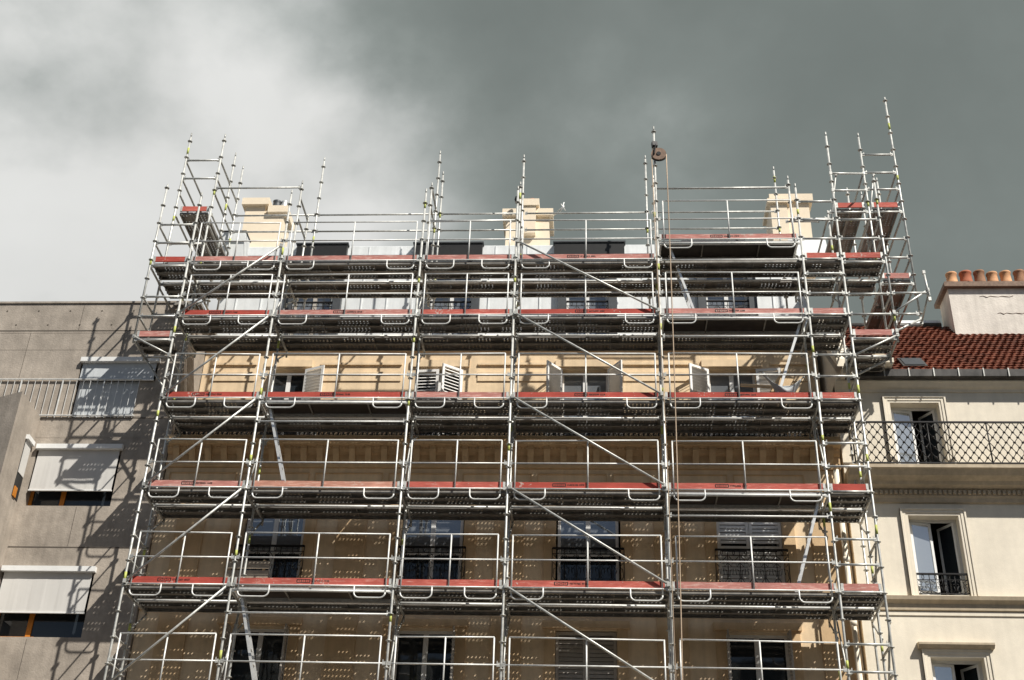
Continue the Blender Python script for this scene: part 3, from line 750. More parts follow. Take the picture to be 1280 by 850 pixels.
# parapet, black dormer tops and roof behind
b = MB(); b.profile_x([(YD - .06, 19.304), (YD - .06, 19.36), (YD + .06, 19.40), (YT, 19.40), (YT, 19.95), (YT + .06, 20.0), (YT + .5, 20.0), (YT + .5, 19.304)], X0, X1, 'zinc')
x = X0 + .3
while x < X1: b.box(x - .015, x + .015, YT - .015, YT - .001, 19.41, 19.94, 'zinc'); x += .8
b.box(X0, X1, YT - .02, YT - .001, 19.66, 19.675, 'zincd'); b.build('parapet', bld)
for xa, xb in ((-5.78, -4.5), (-2.8, -1.08), (.72, 2.46), (3.9, 5.4)):
    MB().box(xa, xb, YT - .14, YT + .4, 19.42, 19.93, 'black').box(xa - .03, xb + .03, YT - .17, YT + .42, 19.934, 19.97, 'zincd').build('dormer_top', bld)
b = MB(); b.profile_x([(YT + .5, 19.31), (YT + .5, 19.99), (8.0, 21.0), (13, 20.0), (13, 0), (YC + 1, 0), (YC + 1, 13.4), (YC + 1.0, 19.31)], X0 + .02, X1 - .02, 'zincd'); b.build('roof', bld)
def chimney(x0, x1, y0, y1, z0, z1, split, step, pots):
    """rendered stack with a projecting cap, one half lower than the other"""
    b = MB(); ov = .10; lo = z1 - step
    xs = (x0 + (x1 - x0) * split)
    b.box(x0, x1, y0, y1, z0, lo - .25, 'stonec'); b.box(x0, xs, y0 + .002, y1, lo - .25, z1 - .25, 'stonec'); b.box(xs, x1, y0 + .03, y1, lo - .249, lo - .12, 'stonec')
    c = b.build('chimney', bld)
    q = MB(); q.box(x0 - ov, xs + ov, y0 - ov, y1 + ov, z1 - .25, z1 - .04, 'stonec'); q.box(xs + ov + .002, x1 + ov, y0 - ov, y1 + ov, lo - .249, lo - .04, 'stonec'); q.build('cap', c)
    for (px, py, pz, r, k) in pots:
        MB().lathe((px, py, pz), [(r * 1.1, 0), (r * 1.1, .04), (r * .95, .06), (r * .85, .22), (r * .98, .26), (r * .8, .26), (r * .7, .05)], k).build('chimney_pot', c)
    return c
chimney(-7.42, -6.38, 3.70, 4.4, 19.3, 21.74, .50, .26, [(-6.62, 3.75, 21.4, .12, 'zincd'), (-6.42, 3.75, 21.4, .09, 'alu')])
chimney(-.55, .56, 3.75, 4.5, 19.5, 21.35, .999, 0, [])
b = MB(); b.box(-.14, .22, 3.60, 4.4, 20.5, 21.35, 'stonec').box(-.2, .3, 3.56, 4.4, 21.352, 21.56, 'stonec'); b.build('chimney', bld)
MB().lathe((.1, 4.0, 21.56), [(.14, 0), (.14, .05), (.12, .2), (.15, .24), (.1, .24), (.1, .0)], 'potr').build('chimney_pot', bld)
chimney(6.30, 7.2, 3.75, 4.6, 19.3, 21.75, .001, 0, [])
b = MB(); b.box(6.2, 6.62, 3.6, 4.5, 19.5, 21.35, 'stonec').box(6.12, 6.7, 3.52, 4.55, 21.352, 21.47, 'stonec'); b.build('chimney', bld)
MB().lathe((6.52, 4.0, 21.47), [(.14, 0), (.14, .05), (.12, .2), (.15, .24), (.1, .24), (.1, .0)], 'potr').build('chimney_pot', bld)
# windows of the lower storeys
for i, c in enumerate(cA):
    if i < 3:
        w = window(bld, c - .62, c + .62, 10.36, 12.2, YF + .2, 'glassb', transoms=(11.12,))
        for xa, xb in ((c - .555, c - .052), (c + .052, c + .555)): MB().box(xa, xb, YF + .215, YF + .226, 10.445, 11.095, 'glass').build('lower_shade_pane', w)  # dark sheets over the lower glass paint in the dimness of room and railing
    else:
        window(bld, c - .62, c + .62, 10.36, 12.2, YF + .24, 'glass')
        shutter(bld, c - .65, YF + .10, 10.38, 12.18, .645, 0, 1, tilt=70); shutter(bld, c + .65, YF + .10, 10.38, 12.18, .645, 0, -1, tilt=70)
    iron_rail(bld, c - .72, c + .72, YF - .075, 10.42, 11.16, ends=False)
for i, c in enumerate(cB):
    window(bld, c - .60, c + .60, 7.1, 9.50, YF + .2, 'glass', frame='white' if i != 2 else 'greysh')
    if i == 2:
        shutter(bld, c - .59, YF + .08, 7.1, 9.48, .585, 0, 1, 'greysh', tilt=70); shutter(bld, c + .59, YF + .08, 7.1, 9.48, .585, 0, -1, 'greysh', tilt=70)
    else:
        shutter(bld, c - .59, YF - .05, 7.1, 9.46, .22, 95, 1, 'greysh'); shutter(bld, c + .59, YF - .05, 7.1, 9.46, .22, 95, -1, 'greysh')
for c in cB: window(bld, c - .60, c + .60, 3.6, 5.9, YF + .2)

# loose roof things
t = thing('metal_duct_box', 'pale grey sheet metal box beside the left chimney', 'duct box', (-7.2, 2.7, 18.9))
MB().box(-7.50, -6.90, 2.5, 2.95, 18.9, 19.78, 'zinc').build('casing', t)
MB().box(-7.52, -6.88, 2.48, 2.97, 19.784, 19.81, 'zincd').build('lid', t)
t = thing('metal_flue_cladding', 'pale metal sheeting propped below the right chimney', 'sheet metal', (6.9, 3.2, 19.3))
MB().prism([(6.5, 3.2, 18.9), (7.5, 3.2, 18.9), (7.42, 3.35, 20.05), (6.5, 3.35, 20.05)], (0, .12, 0), 'zinc').build('sheet', t)
t = thing('roof_aerial', 'small pale aerial bracket on the right side of the middle chimney', 'aerial', (.75, 3.7, 21.0))
b = MB(); b.tube([(.62, 3.8, 21.1), (.85, 3.7, 21.32), (.95, 3.66, 21.38)], .018, 'galv', 6); b.build('arm', t)
b = MB(); b.tube([(.86, 3.68, 21.22), (.94, 3.66, 21.50)], .015, 'white', 6); b.tube([(.98, 3.66, 21.24), (.86, 3.66, 21.45)], .012, 'white', 6); b.build('element', t)
t = thing('chimney_lamp', 'small black lamp fixed on the left of the middle chimney', 'lamp', (-.28, 3.5, 21.2))
MB().lathe((-.26, 3.45, 21.36), [(.0, .0), (.05, 0), (.075, .08), (.06, .16), (0, .17)], 'black', 10).tube([(-.26, 3.45, 21.2), (-.26, 3.45, 21.37)], .015, 'black', 6).tube([(-.26, 3.45, 21.22), (-.26, 3.76, 21.12)], .015, 'black', 6).build('lamp_head', t)
# drain pipe between the two stone fronts
t = thing('drain_pipe', 'cream painted drain pipe in the corner beside the right scaffold end', 'pipe', (6.66, 1.55, 0))
b = MB(); b.tube([(6.66, 1.55, 0), (6.66, 1.55, 12.9)], .055, 'rwall', 10); b.build('pipe', t)
for z in (3, 6, 7.9, 9.6, 10.9, 12.4): MB().tube([(6.66, 1.55, z), (6.66, 1.55, z + .1)], .07, 'rwall', 10).build('collar', t)

# ------------------------------------------------------------------ right neighbour
rb = thing('cream_town_house', 'sunlit cream town house with red tiled roof on the right', 'building', (9.5, 4, 0))
YR = 1.72; RX0, RX1 = 6.86, 16.0
bays = [8.5, 11.7, 14.6]
ops = []
for c in bays: ops += [(c - .52, c + .50, 12.94, 14.56), (c - .5 + .02, c + .50 + .02, 10.30, 11.97), (c + .06 - .5, c + .06 + .5, 7.2, 9.06), (c - .5, c + .5, 4.0, 5.9)]
b = MB(); wall(b, RX0, RX1, 0, 15.0, YR, .32, ops, 'rwall'); b.build('wall', rb)
def moulded_surround(x0, x1, z0, z1, hood=False):
    b = MB(); w = .15
    for q, (a, pr) in enumerate(((0, .03), (.05, .045), (.115, .065))):
        ww = w - a
        b.box(x0 - w, x0 - a, YR - pr, YR - .001 * (q + 1), z0, z1 + w, 'rwall'); b.box(x1 + a, x1 + w, YR - pr, YR - .001 * (q + 1), z0, z1 + w, 'rwall')
        b.box(x0 - a + .0005, x1 + a - .0005, YR - pr, YR - .001 * (q + 1), z1 + a, z1 + w, 'rwall')
    if hood:
        b.profile_x([(YR - .002, z1 + w + .003), (YR - .10, z1 + w + .003), (YR - .16, z1 + w + .06), (YR - .16, z1 + w + .10), (YR - .002, z1 + w + .13)], x0 - w - .06, x1 + w + .06, 'rtrim')
    return b.build('window_surround', rb)
def open_window(x0, x1, z0, z1, n):
    y = YR + .2; w = window(rb, x0, x1, z0, z1, y, None, mull=False, fw=.05)
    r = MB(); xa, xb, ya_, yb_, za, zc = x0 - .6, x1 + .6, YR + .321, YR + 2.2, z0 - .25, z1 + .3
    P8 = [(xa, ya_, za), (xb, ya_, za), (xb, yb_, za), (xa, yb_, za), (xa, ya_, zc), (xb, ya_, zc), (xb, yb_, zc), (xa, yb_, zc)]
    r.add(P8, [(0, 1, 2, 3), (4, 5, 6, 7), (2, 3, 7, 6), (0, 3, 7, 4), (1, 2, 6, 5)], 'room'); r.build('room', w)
    cv = MB(); n_ = 14; cvv = []
    for i in range(n_ + 1):
        xx = x0 + .10 + .36 * i / n_; dy = .025 * math.sin(i * 1.7); cvv += [(xx, YR + .55 + dy, z0 - .05), (xx, YR + .55 + dy, z1 + .02)]
    cv.add(cvv, [(2 * i, 2 * i + 2, 2 * i + 3, 2 * i + 1) for i in range(n_)], 'curtain', True); cv.build('curtain', w)
    b = MB(); hw = (x1 - x0) / 2 - .05
    for side, hx, ang in ((1, x0 + .05, -10), (-1, x1 - .05, -58)):
        a = math.radians(ang); ex = V((side * math.cos(a), -math.sin(a), 0)); ey = V((side * math.sin(a), math.cos(a), 0)); o = V((hx, y - .01, 0))
        f = MB(); s = .05
        def bx(u0, u1, q0, q1, k, v0=-.02, v1=.02):
            f.obox(o + ex * (u0 + u1) / 2 + ey * (v0 + v1) / 2 + V((0, 0, (q0 + q1) / 2)), ex * (u1 - u0) / 2, ey * (v1 - v0) / 2, V((0, 0, (q1 - q0) / 2)), k)
        bx(0, s, z0 + .08, z1 - .06, 'white'); bx(hw - s, hw, z0 + .08, z1 - .06, 'white'); bx(s, hw - s, z0 + .08, z0 + .16, 'white'); bx(s, hw - s, z1 - .11, z1 - .06, 'white')
        c = f.build('casement', w); f = MB()
        bx(s - .01, hw - s + .01, z0 + .15, z1 - .1, 'glassc' if side == 1 else 'glass', -.004, .004); f.build('pane', c)
    cu = MB(); n = 10
    for i in range(n): 
        xa = x0 + .3 + .035 * i
    return w
for c in bays:
    moulded_surround(c - .52, c + .50, 12.9, 14.56); open_window(c - .52, c + .50, 12.94, 14.56, 0)
    moulded_surround(c - .48, c + .52, 10.27, 11.97); open_window(c - .48, c + .52, 10.30, 11.97, 1)
    moulded_surround(c - .44, c + .56, 7.15, 9.06, True); open_window(c - .44, c + .56, 7.2, 9.06, 2)
    iron_rail(rb, c - .47, c + .51, YR + .02, 10.34, 10.74, ends=False)
    iron_rail(rb, c - .43, c + .55, YR + .02, 7.3, 7.7, ends=False)
# eaves cornice, gutter, string course, balcony cornice
b = MB(); b.profile_x([(YR + .2, 14.82), (YR - .03, 14.82), (YR - .04, 14.87), (YR - .10, 14.91), (YR - .13, 14.95), (YR - .18, 15.0), (YR - .18, 15.03), (YR + .2, 15.03)], RX0, RX1, 'rwall'); b.build('eaves_cornice', rb)
b = MB(); b.profile_x([(YR - .05, 15.034), (YR - .26, 15.034), (YR - .30, 15.06), (YR - .31, 15.22), (YR - .29, 15.235), (YR - .27, 15.22), (YR - .26, 15.08), (YR - .09, 15.08), (YR - .05, 15.2)], RX0 + .2, RX1, 'leadgut')
x = RX0 + .5
while x < RX1: b.box(x - .012, x + .012, YR - .325, YR - .312, 15.045, 15.245, 'galv2'); x += .52
b.build('gutter', rb)
b = MB(); b.profile_x([(YR - .002, 9.96), (YR - .05, 9.98), (YR - .06, 10.10), (YR - .14, 10.16), (YR - .16, 10.23), (YR - .002, 10.262)], RX0, RX1, 'rtrim'); b.box(RX0, RX1, YR - .022, YR - .003, 9.88, 9.957, 'rwall'); b.build('string_course', rb)
b = MB(); b.profile_x([(YR - .002, 12.24), (YR - .05, 12.25), (YR - .07, 12.33), (YR - .10, 12.37), (YR - .10, 12.50), (YR - .24, 12.56), (YR - .28, 12.62), (YR - .42, 12.68), (YR - .50, 12.78), (YR - .54, 12.80), (YR - .54, 12.87), (YR - .002, 12.87)], RX0, RX1, 'rtrim')
x = RX0 + .05
while x < RX1 - .1: b.box(x, x + .055, YR - .15, YR - .102, 12.40, 12.48, 'rtrim'); x += .098
b.build('balcony_cornice', rb)
# wrought iron lattice balcony
b = MB(); yb = YR - .47; za, zb = 12.93, 13.86
b.bar((RX0 + .1, yb, zb), (RX1, yb, zb), .045, .03, 'iron'); b.bar((RX0 + .1, yb, za), (RX1, yb, za), .03, .025, 'iron')
w = .165; x = RX0 + .1; H = zb - za; rows = 4
def lattice(xa, xb):
    n = max(2, int(round((xb - xa) / w))); ww = (xb - xa) / n; hh = H / rows
    for i in range(-rows, n + 1):
        for s in (1, -1):
            # straight diagonal clipped to the panel
            if s == 1: p = (xa + i * ww, za); q = (xa + (i + rows) * ww, zb)
            else: p = (xa + i * ww, zb); q = (xa + (i + rows) * ww, za)
            if q[0] <= xa or p[0] >= xb: continue
            f0 = max(0, (xa - p[0]) / (q[0] - p[0])); f1 = min(1, (xb - p[0]) / (q[0] - p[0]))
            if f1 - f0 < .02: continue
            P = lambda f: (p[0] + (q[0] - p[0]) * f, yb + s * .006, p[1] + (q[1] - p[1]) * f)
            b.tube([P(f0), P(f1)], .0085, 'iron', 5)
    for j in range(1, 2 * rows):
        for i in range(2 * n + 1):
            if (i + j) % 2 == 0 and 0 < i < 2 * n:
                b.lathe((xa + i * ww / 2, yb, za + j * hh / 2 - .022), [(.004, 0), (.03, .012), (.03, .034), (.004, .046)], 'iron', 6)
x = RX0 + .15; panels = [RX0 + .15, 8.55, 9.75, 11.6, 12.8, 14.2, RX1]
for a, c in zip(panels[:-1], panels[1:]):
    lattice(a, c); b.tube([(a, yb, za - .06), (a, yb, zb)], .016, 'iron', 6)
b.build('balcony_railing', rb)
# tiled roof: stepped rows of interlocking tiles
b = MB(); ex0, ex1 = RX0 + .28, RX1; ya, za_, yb2, zb2 = YR - .20, 15.20, 4.1, 17.92
rows = 22; S = V((0, yb2 - ya, zb2 - za_)); L = S.length; S.normalize(); N = V((0, -S.z, S.y)); cols = int((ex1 - ex0) / .032)
vs = []; fs = []
for r in range(rows):
    for e in range(2):
        for c in range(cols + 1):
            x = ex0 + (ex1 - ex0) * c / cols
            ph = (x / .15 + (r % 2) * .5) % 1.0
            prof = .040 * (1 - abs(2 * ph - 1)) ** .6 + (.012 if ph > .86 else 0)
            tid = int(math.floor(x / .15 + (r % 2) * .5)) * 37 + r * 101
            jit = ((math.sin(tid * 12.9898) * 43758.5453) % 1 - .5) * .014
            s = (r + (e * 1.06)) * L / rows; lift = (.045 if e == 0 else .012) + prof + jit
            p = V((x, ya, za_)) + S * s + N * lift; vs.append(p)
W = cols + 1
for r in range(rows):
    b0 = r * 2 * W
    for c in range(cols): fs.append((b0 + c, b0 + c + 1, b0 + W + c + 1, b0 + W + c))
    if r:   # riser to the row below
        pass
b.add(vs, fs, 'tile')
# risers
vs2 = []; fs2 = []
for r in range(rows):
    base = len(vs2)
    for c in range(cols + 1):
        p = vs[r * 2 * W + c]; vs2 += [p, p - N * .035]
    for c in range(cols): fs2.append((base + 2 * c, base + 2 * c + 2, base + 2 * c + 3, base + 2 * c + 1))
b.add(vs2, fs2, 'tile'); b.build('tiled_roof', rb)
b = MB(); b.profile_x([(ya, za_ - .03), (yb2, zb2 - .03), (9.5, zb2 - .2), (9.5, 0.0), (YR + .35, 0), (YR + .35, 15.0), (ya, 15.08)][:3] + [(9.5, 15.05), (YR - .15, 15.05)], RX0 + .05, RX1, 'rwall'); b.build('roof_deck', rb)
b = MB(); b.tube([(RX0 + .25, yb2, zb2 + .05), (10.1, yb2, zb2 + .05)], .09, 'leadgut', 10); b.profile_x([(yb2 - .05, zb2 + .08), (yb2 + .3, zb2 + .02), (yb2 + .3, zb2 + .22), (yb2, zb2 + .22)], 8.3, 10.1, 'zinc'); b.build('ridge_flashing', rb)
b = MB(); b.box(RX0 + .12, RX0 + .42, YR - .45, 4.0, 15.04, 15.2, 'rwall'); b.prism([(RX0 + .02, YR - .44, 15.22), (RX0 + .46, YR - .44, 15.22), (RX0 + .46, 4.2, 18.1), (RX0 + .02, 4.2, 18.1)], (0, .02, .20), 'rwall'); b.build('gable_coping', rb)
b = MB(); b.box(7.55, 8.05, YR - .56, YR - .2, 15.25, 15.36, 'rwall').box(7.62, 7.98, YR - .52, YR - .2, 15.364, 15.46, 'rwall').box(7.70, 7.9, YR - .46, YR - .26, 15.464, 15.8, 'rtrim'); b.build('gable_finial', rb)
t = MB(); t.obox(V((8.62, ya, za_)) + S * .52 + N * .06, (.26, 0, 0), S * .30, N * .03, 'leadgut'); sk = t.build('roof_hatch', rb)
MB().obox(V((8.62, ya, za_)) + S * .52 + N * .10, (.21, 0, 0), S * .25, N * .004, 'zincd').build('hatch_panel', sk)
# chimney stack with a row of pots
b = MB(); b.box(10.24, 12.35, 3.55, 4.35, 17.0, 18.70, 'render_w'); b.box(12.37, 13.4, 3.3, 4.4, 17.0, 18.95, 'render_w'); ch = b.build('chimney', rb)
b = MB()
for xa, xb, z in ((10.95, 11.75, 18.46), (11.3, 11.95, 17.98)):
    pts = [(xa + (xb - xa) * i / 9, 3.546, z + .018 * math.sin(i * 2.3) + .01 * (i % 2)) for i in range(10)]
    b.tube(pts, [.004 + .007 * ((i * 7) % 5) / 5 for i in range(10)], 'rust', 5)
b.build('rusty_crack', ch)
b = MB(); b.prism([(10.14, 3.44, 18.704), (12.36, 3.44, 18.704), (12.36, 4.46, 18.704), (10.14, 4.46, 18.704)], (0, 0, .11), 'rust'); b.box(10.17, 12.36, 3.47, 4.43, 18.816, 18.86, 'rust'); b.build('cap', ch)
for i, x in enumerate([10.40, 10.74, 11.07, 11.37, 11.69, 12.02, 12.3]):
    k = ('pot', 'potr', 'pot2', 'pot', 'pot', 'pot2', 'pot')[i]; h = .31 + .025 * (i % 3); r = .13 if i != 1 else .145
    MB().lathe((x, 3.62, 18.86), [(r * 1.08, 0), (r * 1.08, .05), (r, .07), (r * .92, h - .06), (r * 1.04, h - .04), (r * 1.04, h), (r * .85, h), (r * .8, .05)], k, 16).build('chimney_pot', ch)

# ------------------------------------------------------------------ left concrete building
lb = thing('concrete_building', 'grey board marked concrete building with pale roller blinds on the left', 'building', (-12, 4, 0))
YL = 1.62; LX0, LX1 = -20.0, -7.47
opsL = [(-9.84, -8.06, 14.14, 15.50), (-10.36, -8.48, 12.02, 13.32), (-10.44, -8.50, 9.19, 10.54), (-10.4, -8.5, 6.2, 7.6)]
b = MB(); wall(b, LX0, LX1, 0, 17.1, YL, .35, opsL, 'conc')
b.box(LX0, LX1, YL + .36, 12, 0, 17.05, 'conc')
b.build('wall', lb)
b = MB()
for z in (16.35, 14.10, 11.08, 8.2): b.box(LX0, LX1, YL - .004, YL + .02, z, z + .025, 'concd')
for x, z0, z1 in ((-10.1, 16.38, 17.05), (-9.0, 15.75, 16.33), (-11.2, 14.2, 16.3), (-9.2, 11.12, 12.0), (-9.6, 7.7, 9.15), (-12.4, 14.2, 16.3)): b.box(x, x + .008, YL - .003, YL + .02, z0, z1, 'concd')
for z in (16.30, 15.85, 13.62): b.box(LX0, LX1, YL - .004, YL + .02, z, z + .012, 'conc')
b.build('formwork_joint', lb)
b = MB()
for x in [-11.9 + .75 * i for i in range(6)]:
    for z in (16.9, 16.52): b.tube([(x + (.3 if z < 16.6 else 0), YL - .003, z), (x + (.3 if z < 16.6 else 0), YL + .01, z)], .022, 'concd', 8)
b.build('tie_hole', lb)
MB().box(LX0, LX1 - .05, YL - .03, YL + .4, 17.102, 17.15, 'conc').build('parapet_coping', lb)
def blind_window(x0, x1, z0, z1, zb, k, nm=True):
    wv = MB(); y = YL + .2; fw = .07
    for xa, xb in ((x0, x0 + fw), (x1 - fw, x1), (x0 + (x1 - x0) * .36, x0 + (x1 - x0) * .36 + .1)): wv.box(xa, xb, y, y + .07, z0, z1, 'orange')
    wv.box(x0, x0 + (x1 - x0) * .46, y - .03, y - .001, z0 + .004, z0 + .06, 'orange'); w = wv.build('window', lb)
    MB().box(x0, x1, y + .03, y + .04, z0, z1, 'glass').build('pane', w)
    MB().box(x0 + .01, x1 + .03, YL - .10, YL + .06, z1 + .002, z1 + .11, 'white').build('blind_box', w)
    q = MB(); n = 26; vs = []
    for i in range(n + 1):
        x = x0 + .05 + (x1 - x0 - .09) * i / n; dy = .003 * math.sin(i * .9) + .0015 * math.sin(i * 2.3)
        vs += [(x, YL - .005 + dy * .25, z1 + .0), (x, YL - .02 + dy, zb)]
    q.add(vs, [(2 * i, 2 * i + 2, 2 * i + 3, 2 * i + 1) for i in range(n)], k, False); q.bar((x0 + .04, YL - .02, zb - .012), (x1 - .03, YL - .02, zb - .012), .035, .03, 'white')
    o = q.build('roller_blind', w); so = o.modifiers.new('thick', 'SOLIDIFY'); so.thickness = .004
    return w
blind_window(-10.36, -8.48, 12.02, 13.32, 12.38, 'blind'); blind_window(-10.44, -8.50, 9.19, 10.54, 9.70, 'blind'); blind_window(-10.4, -8.5, 6.2, 7.6, 6.9, 'blind')
w = blind_window(-9.84, -8.06, 14.14, 15.50, 15.07, 'blindg')
MB().box(-9.80, -8.42, YL + .06, YL + .075, 14.15, 15.06, 'blindg').build('screen', w)
MB().box(-8.415, -8.06, YL + .02, YL + .10, 14.145, 15.06, 'conc').build('infill_panel', w)
b = MB(); yr = YL - .04
b.bar((LX0, yr, 15.06), (-8.36, yr, 15.06), .035, .02, 'rail'); b.bar((LX0, yr, 14.15), (-8.36, yr, 14.15), .04, .02, 'rail')
x = -8.40; i = 0
while x > -14.5:
    b.bar((x, yr, 14.1), (x, yr, 15.05), .024 if i % 6 == 5 else .010, .024 if i % 6 == 5 else .010, 'rail', (0, 1, 0)); x -= .158; i += 1
b.build('terrace_railing', lb)
# projecting angular bay
b = MB(); poly = [(-10.46, YL - .002), (-10.40, .43), (-13.2, YL - .002)]
zt = 14.12
b.prism([(x, y, 0) for x, y in poly], (0, 0, zt), 'conc'); bay = b.build('projecting_bay', lb)
def bayface(u0, u1, v0, v1, d0, d1, k, m):
    """box on the right-hand face of the bay; u from the wall to the corner"""
    a = V((-10.46, YL, 0)); c = V((-10.40, .43, 0)); e = (c - a).normalized(); nrm = V((-e.y, e.x, 0))
    if nrm.x < 0: nrm = -nrm
    m.obox(a + e * (u0 + u1) / 2 + nrm * (d0 + d1) / 2 + V((0, 0, (v0 + v1) / 2)), e * (u1 - u0) / 2, nrm * (d1 - d0) / 2, V((0, 0, (v1 - v0) / 2)), k)
q = MB(); bayface(.12, .46, 12.05, 13.42, -.05, .004, 'black', q); w = q.build('bay_window', bay)
q = MB(); bayface(.10, .48, 13.36, 13.46, .0, .07, 'white', q); q.build('blind_box', w)
q = MB(); bayface(.14, .44, 12.60, 13.36, .006, .016, 'blind', q); q.build('roller_blind', w)
q = MB(); bayface(.30, .44, 12.06, 12.28, .006, .03, 'orange', q); q.build('timber_frame', w)
q = MB(); bayface(.12, .46, 9.2, 10.6, -.05, .004, 'black', q); bayface(.14, .44, 9.7, 10.5, .006, .016, 'blind', q); q.build('bay_window', bay)
t = thing('flood_lamp', 'small black lamp on the concrete wall behind the left scaffold pole', 'lamp', (-7.9, 1.5, 10.4))
MB().lathe((-7.75, 1.40, 10.38), [(0, 0), (.05, .0), (.075, .09), (.05, .16), (0, .17)], 'black', 10).tube([(-7.75, 1.40, 10.46), (-7.75, 1.63, 10.4)], .02, 'black', 6).build('lamp_head', t)

# ------------------------------------------------------------------ light, sky, camera
dirv = V((-1.04, 1.0, -1.60)).normalized()
sun = bpy.data.lights.new('sun', 'SUN'); sun.energy = 5.0; sun.angle = math.radians(.53); sun.color = (1.0, .955, .88)
so = bpy.data.objects.new('sun', sun); C.objects.link(so); so.rotation_euler = dirv.to_track_quat('-Z', 'Y').to_euler(); so.location = (12, -12, 30)
W = bpy.data.worlds.new('World'); bpy.context.scene.world = W; W.use_nodes = True
n = W.node_tree.nodes; l = W.node_tree.links; bg = n['Background']; bg.inputs['Strength'].default_value = .05
sky = n.new('ShaderNodeTexSky'); sky.sky_type = 'NISHITA'; sky.sun_disc = False
sky.sun_elevation = math.asin(-dirv.z); sky.sun_rotation = math.atan2(-dirv.x, -dirv.y)
tc = n.new('ShaderNodeTexCoord'); sx = n.new('ShaderNodeSeparateXYZ'); l.new(tc.outputs['Generated'], sx.inputs[0])
no = n.new('ShaderNodeTexNoise'); no.inputs['Scale'].default_value = 2.6; no.inputs['Detail'].default_value = 7; no.inputs['Roughness'].default_value = .52; no.inputs['Distortion'].default_value = .1
mp = n.new('ShaderNodeMapping'); mp.inputs['Location'].default_value = (3.1, .4, 1.7); mp.inputs['Scale'].default_value = (1, 1, 1.25)
l.new(tc.outputs['Generated'], mp.inputs['Vector']); l.new(mp.outputs['Vector'], no.inputs['Vector'])
def MM(op, a, b_=None, c_=None):
    x = n.new('ShaderNodeMath'); x.operation = op
    for i, q in enumerate((a, b_, c_)):
        if q is None: continue
        if isinstance(q, (int, float)): x.inputs[i].default_value = q
        else: l.new(q, x.inputs[i])
    return x.outputs[0]
s = MM('MULTIPLY_ADD', sx.outputs[0], -1.0, .27)
no.inputs['Scale'].default_value = 3.4
nf = n.new('ShaderNodeTexNoise'); nf.inputs['Scale'].default_value = 5.2; nf.inputs['Detail'].default_value = 7; nf.inputs['Roughness'].default_value = .50; nf.inputs['Distortion'].default_value = .15
mq = n.new('ShaderNodeMapping'); mq.inputs['Location'].default_value = (7.3, 2.4, 5.1); mq.inputs['Scale'].default_value = (1, 1, 1.3); l.new(tc.outputs['Generated'], mq.inputs['Vector']); l.new(mq.outputs['Vector'], nf.inputs['Vector'])
s = MM('ADD', s, MM('MULTIPLY', MM('SUBTRACT', no.outputs['Fac'], .5), 1.45))
s = MM('ADD', s, MM('MULTIPLY', MM('SUBTRACT', nf.outputs['Fac'], .5), .80))
# brighter breaks in the cloud bank, their edges torn by the finer noise
wn = n.new('ShaderNodeVectorMath'); wn.operation = 'MULTIPLY_ADD'; wn.inputs[1].default_value = (.22, .22, .22); l.new(nf.outputs['Color'], wn.inputs[0]); l.new(tc.outputs['Generated'], wn.inputs[2])
for d0, amp, rad in (((-0.375, 0.709, 0.597), 0.30, 0.28), ((-0.193, 0.781, 0.593), 0.30, 0.13), ((-0.086, 0.761, 0.643), 0.24, 0.14), ((-0.305, 0.677, 0.67), 0.15, 0.16), ((-0.42, 0.744, 0.52), 0.06, 0.2)):
    ds = n.new('ShaderNodeVectorMath'); ds.operation = 'DISTANCE'; ds.inputs[1].default_value = (d0[0] + .11, d0[1] + .11, d0[2] + .11); l.new(wn.outputs['Vector'], ds.inputs[0])
    mrr = n.new('ShaderNodeMapRange'); mrr.interpolation_type = 'SMOOTHERSTEP'; mrr.inputs['From Min'].default_value = rad * 1.25; mrr.inputs['From Max'].default_value = 0; mrr.inputs['To Max'].default_value = amp
    l.new(ds.outputs['Value'], mrr.inputs['Value']); s = MM('ADD', s, mrr.outputs['Result'])
cr = n.new('ShaderNodeValToRGB'); e = cr.color_ramp.elements; cr.color_ramp.interpolation = 'B_SPLINE'
def g(v): k = max(0, min(1, (v - .17) / .35)); return (v * (.875 + .105 * k), v * 1.0, v * (.95 + .03 * k), 1)
e[0].position = 0; e[0].color = g(.168); e[1].position = 1; e[1].color = (.66, .66, .645, 1)
for p_, v in ((.35, .195), (.55, .255), (.75, .43)): q = e.new(p_); q.color = g(v)
l.new(s, cr.inputs['Fac'])
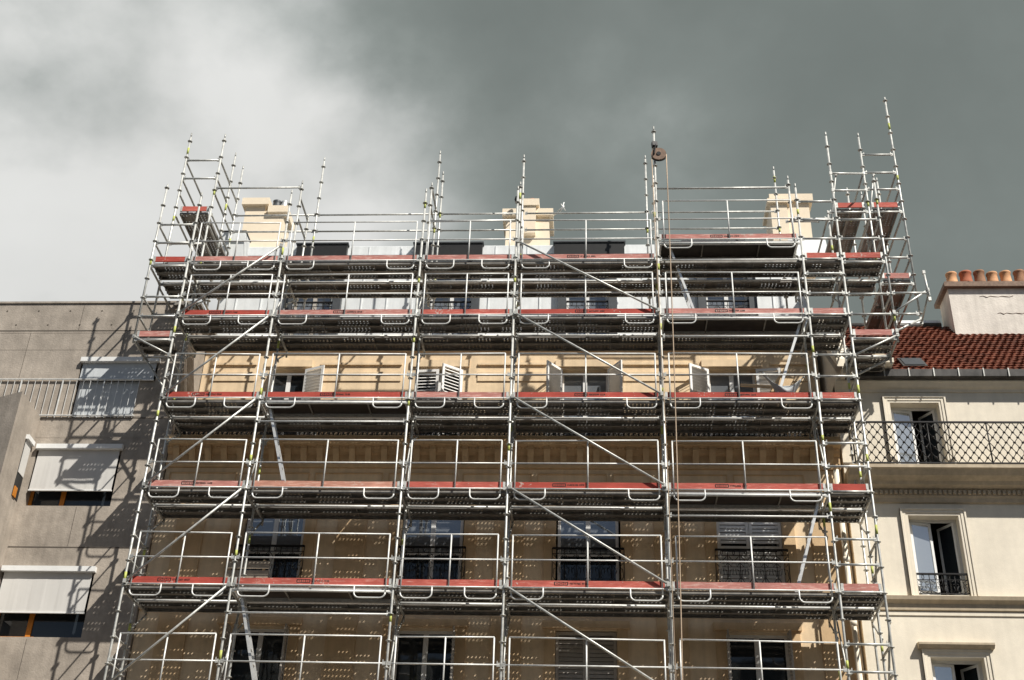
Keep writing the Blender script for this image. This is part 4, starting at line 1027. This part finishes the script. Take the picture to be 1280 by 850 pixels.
sc_ = n.new('ShaderNodeVectorMath'); sc_.operation = 'SCALE'; sc_.inputs['Scale'].default_value = 16.4; l.new(cr.outputs['Color'], sc_.inputs[0])
# the storm cloud covers the half of the sky behind the houses; towards the sun it breaks up
cov = n.new('ShaderNodeMapRange'); cov.interpolation_type = 'SMOOTHSTEP'
cov.inputs['From Min'].default_value = .05; cov.inputs['From Max'].default_value = .48; cov.inputs['To Min'].default_value = .15; cov.inputs['To Max'].default_value = 1.0
l.new(sx.outputs[1], cov.inputs['Value'])
mx = n.new('ShaderNodeMixRGB'); l.new(cov.outputs['Result'], mx.inputs['Fac'])
l.new(sky.outputs['Color'], mx.inputs['Color1']); sh = MM('MULTIPLY_ADD', MM('SUBTRACT', nf.outputs['Fac'], .5), .35, 1.0); l.new(MM('MULTIPLY', sh, 19.7), sc_.inputs['Scale'])
l.new(sc_.outputs['Vector'], mx.inputs['Color2']); l.new(mx.outputs['Color'], bg.inputs['Color'])

cam = bpy.data.cameras.new('camera'); co = bpy.data.objects.new('camera', cam); C.objects.link(co)
F_PX, PITCH, YAW, ROLL = 1565.9, .545247, .0728526, .0361380
cam.sensor_width = 36; cam.lens = F_PX * 36 / 1280; cam.clip_end = 1000
cp, sp = math.cos(PITCH), math.sin(PITCH); cy, sy = math.cos(YAW), math.sin(YAW)
Fv = V((-sy * cp, cy * cp, sp)); Rv = V((cy, sy, 0)); Uv = Rv.cross(Fv); r_, q_ = math.cos(ROLL), math.sin(ROLL)
R2 = r_ * Rv + q_ * Uv; U2 = -q_ * Rv + r_ * Uv
m = Matrix((( R2.x, U2.x, -Fv.x, 1.60695), (R2.y, U2.y, -Fv.y, -22.2105), (R2.z, U2.z, -Fv.z, 1.6), (0, 0, 0, 1)))
co.matrix_world = m
S_ = bpy.context.scene; S_.camera = co
S_.view_settings.view_transform = 'Standard'; S_.view_settings.look = 'None'; S_.view_settings.exposure = .3; S_.view_settings.gamma = 1
S_.view_settings.use_curve_mapping = False
S_.cycles.transparent_max_bounces = 16; S_.cycles.max_bounces = 8
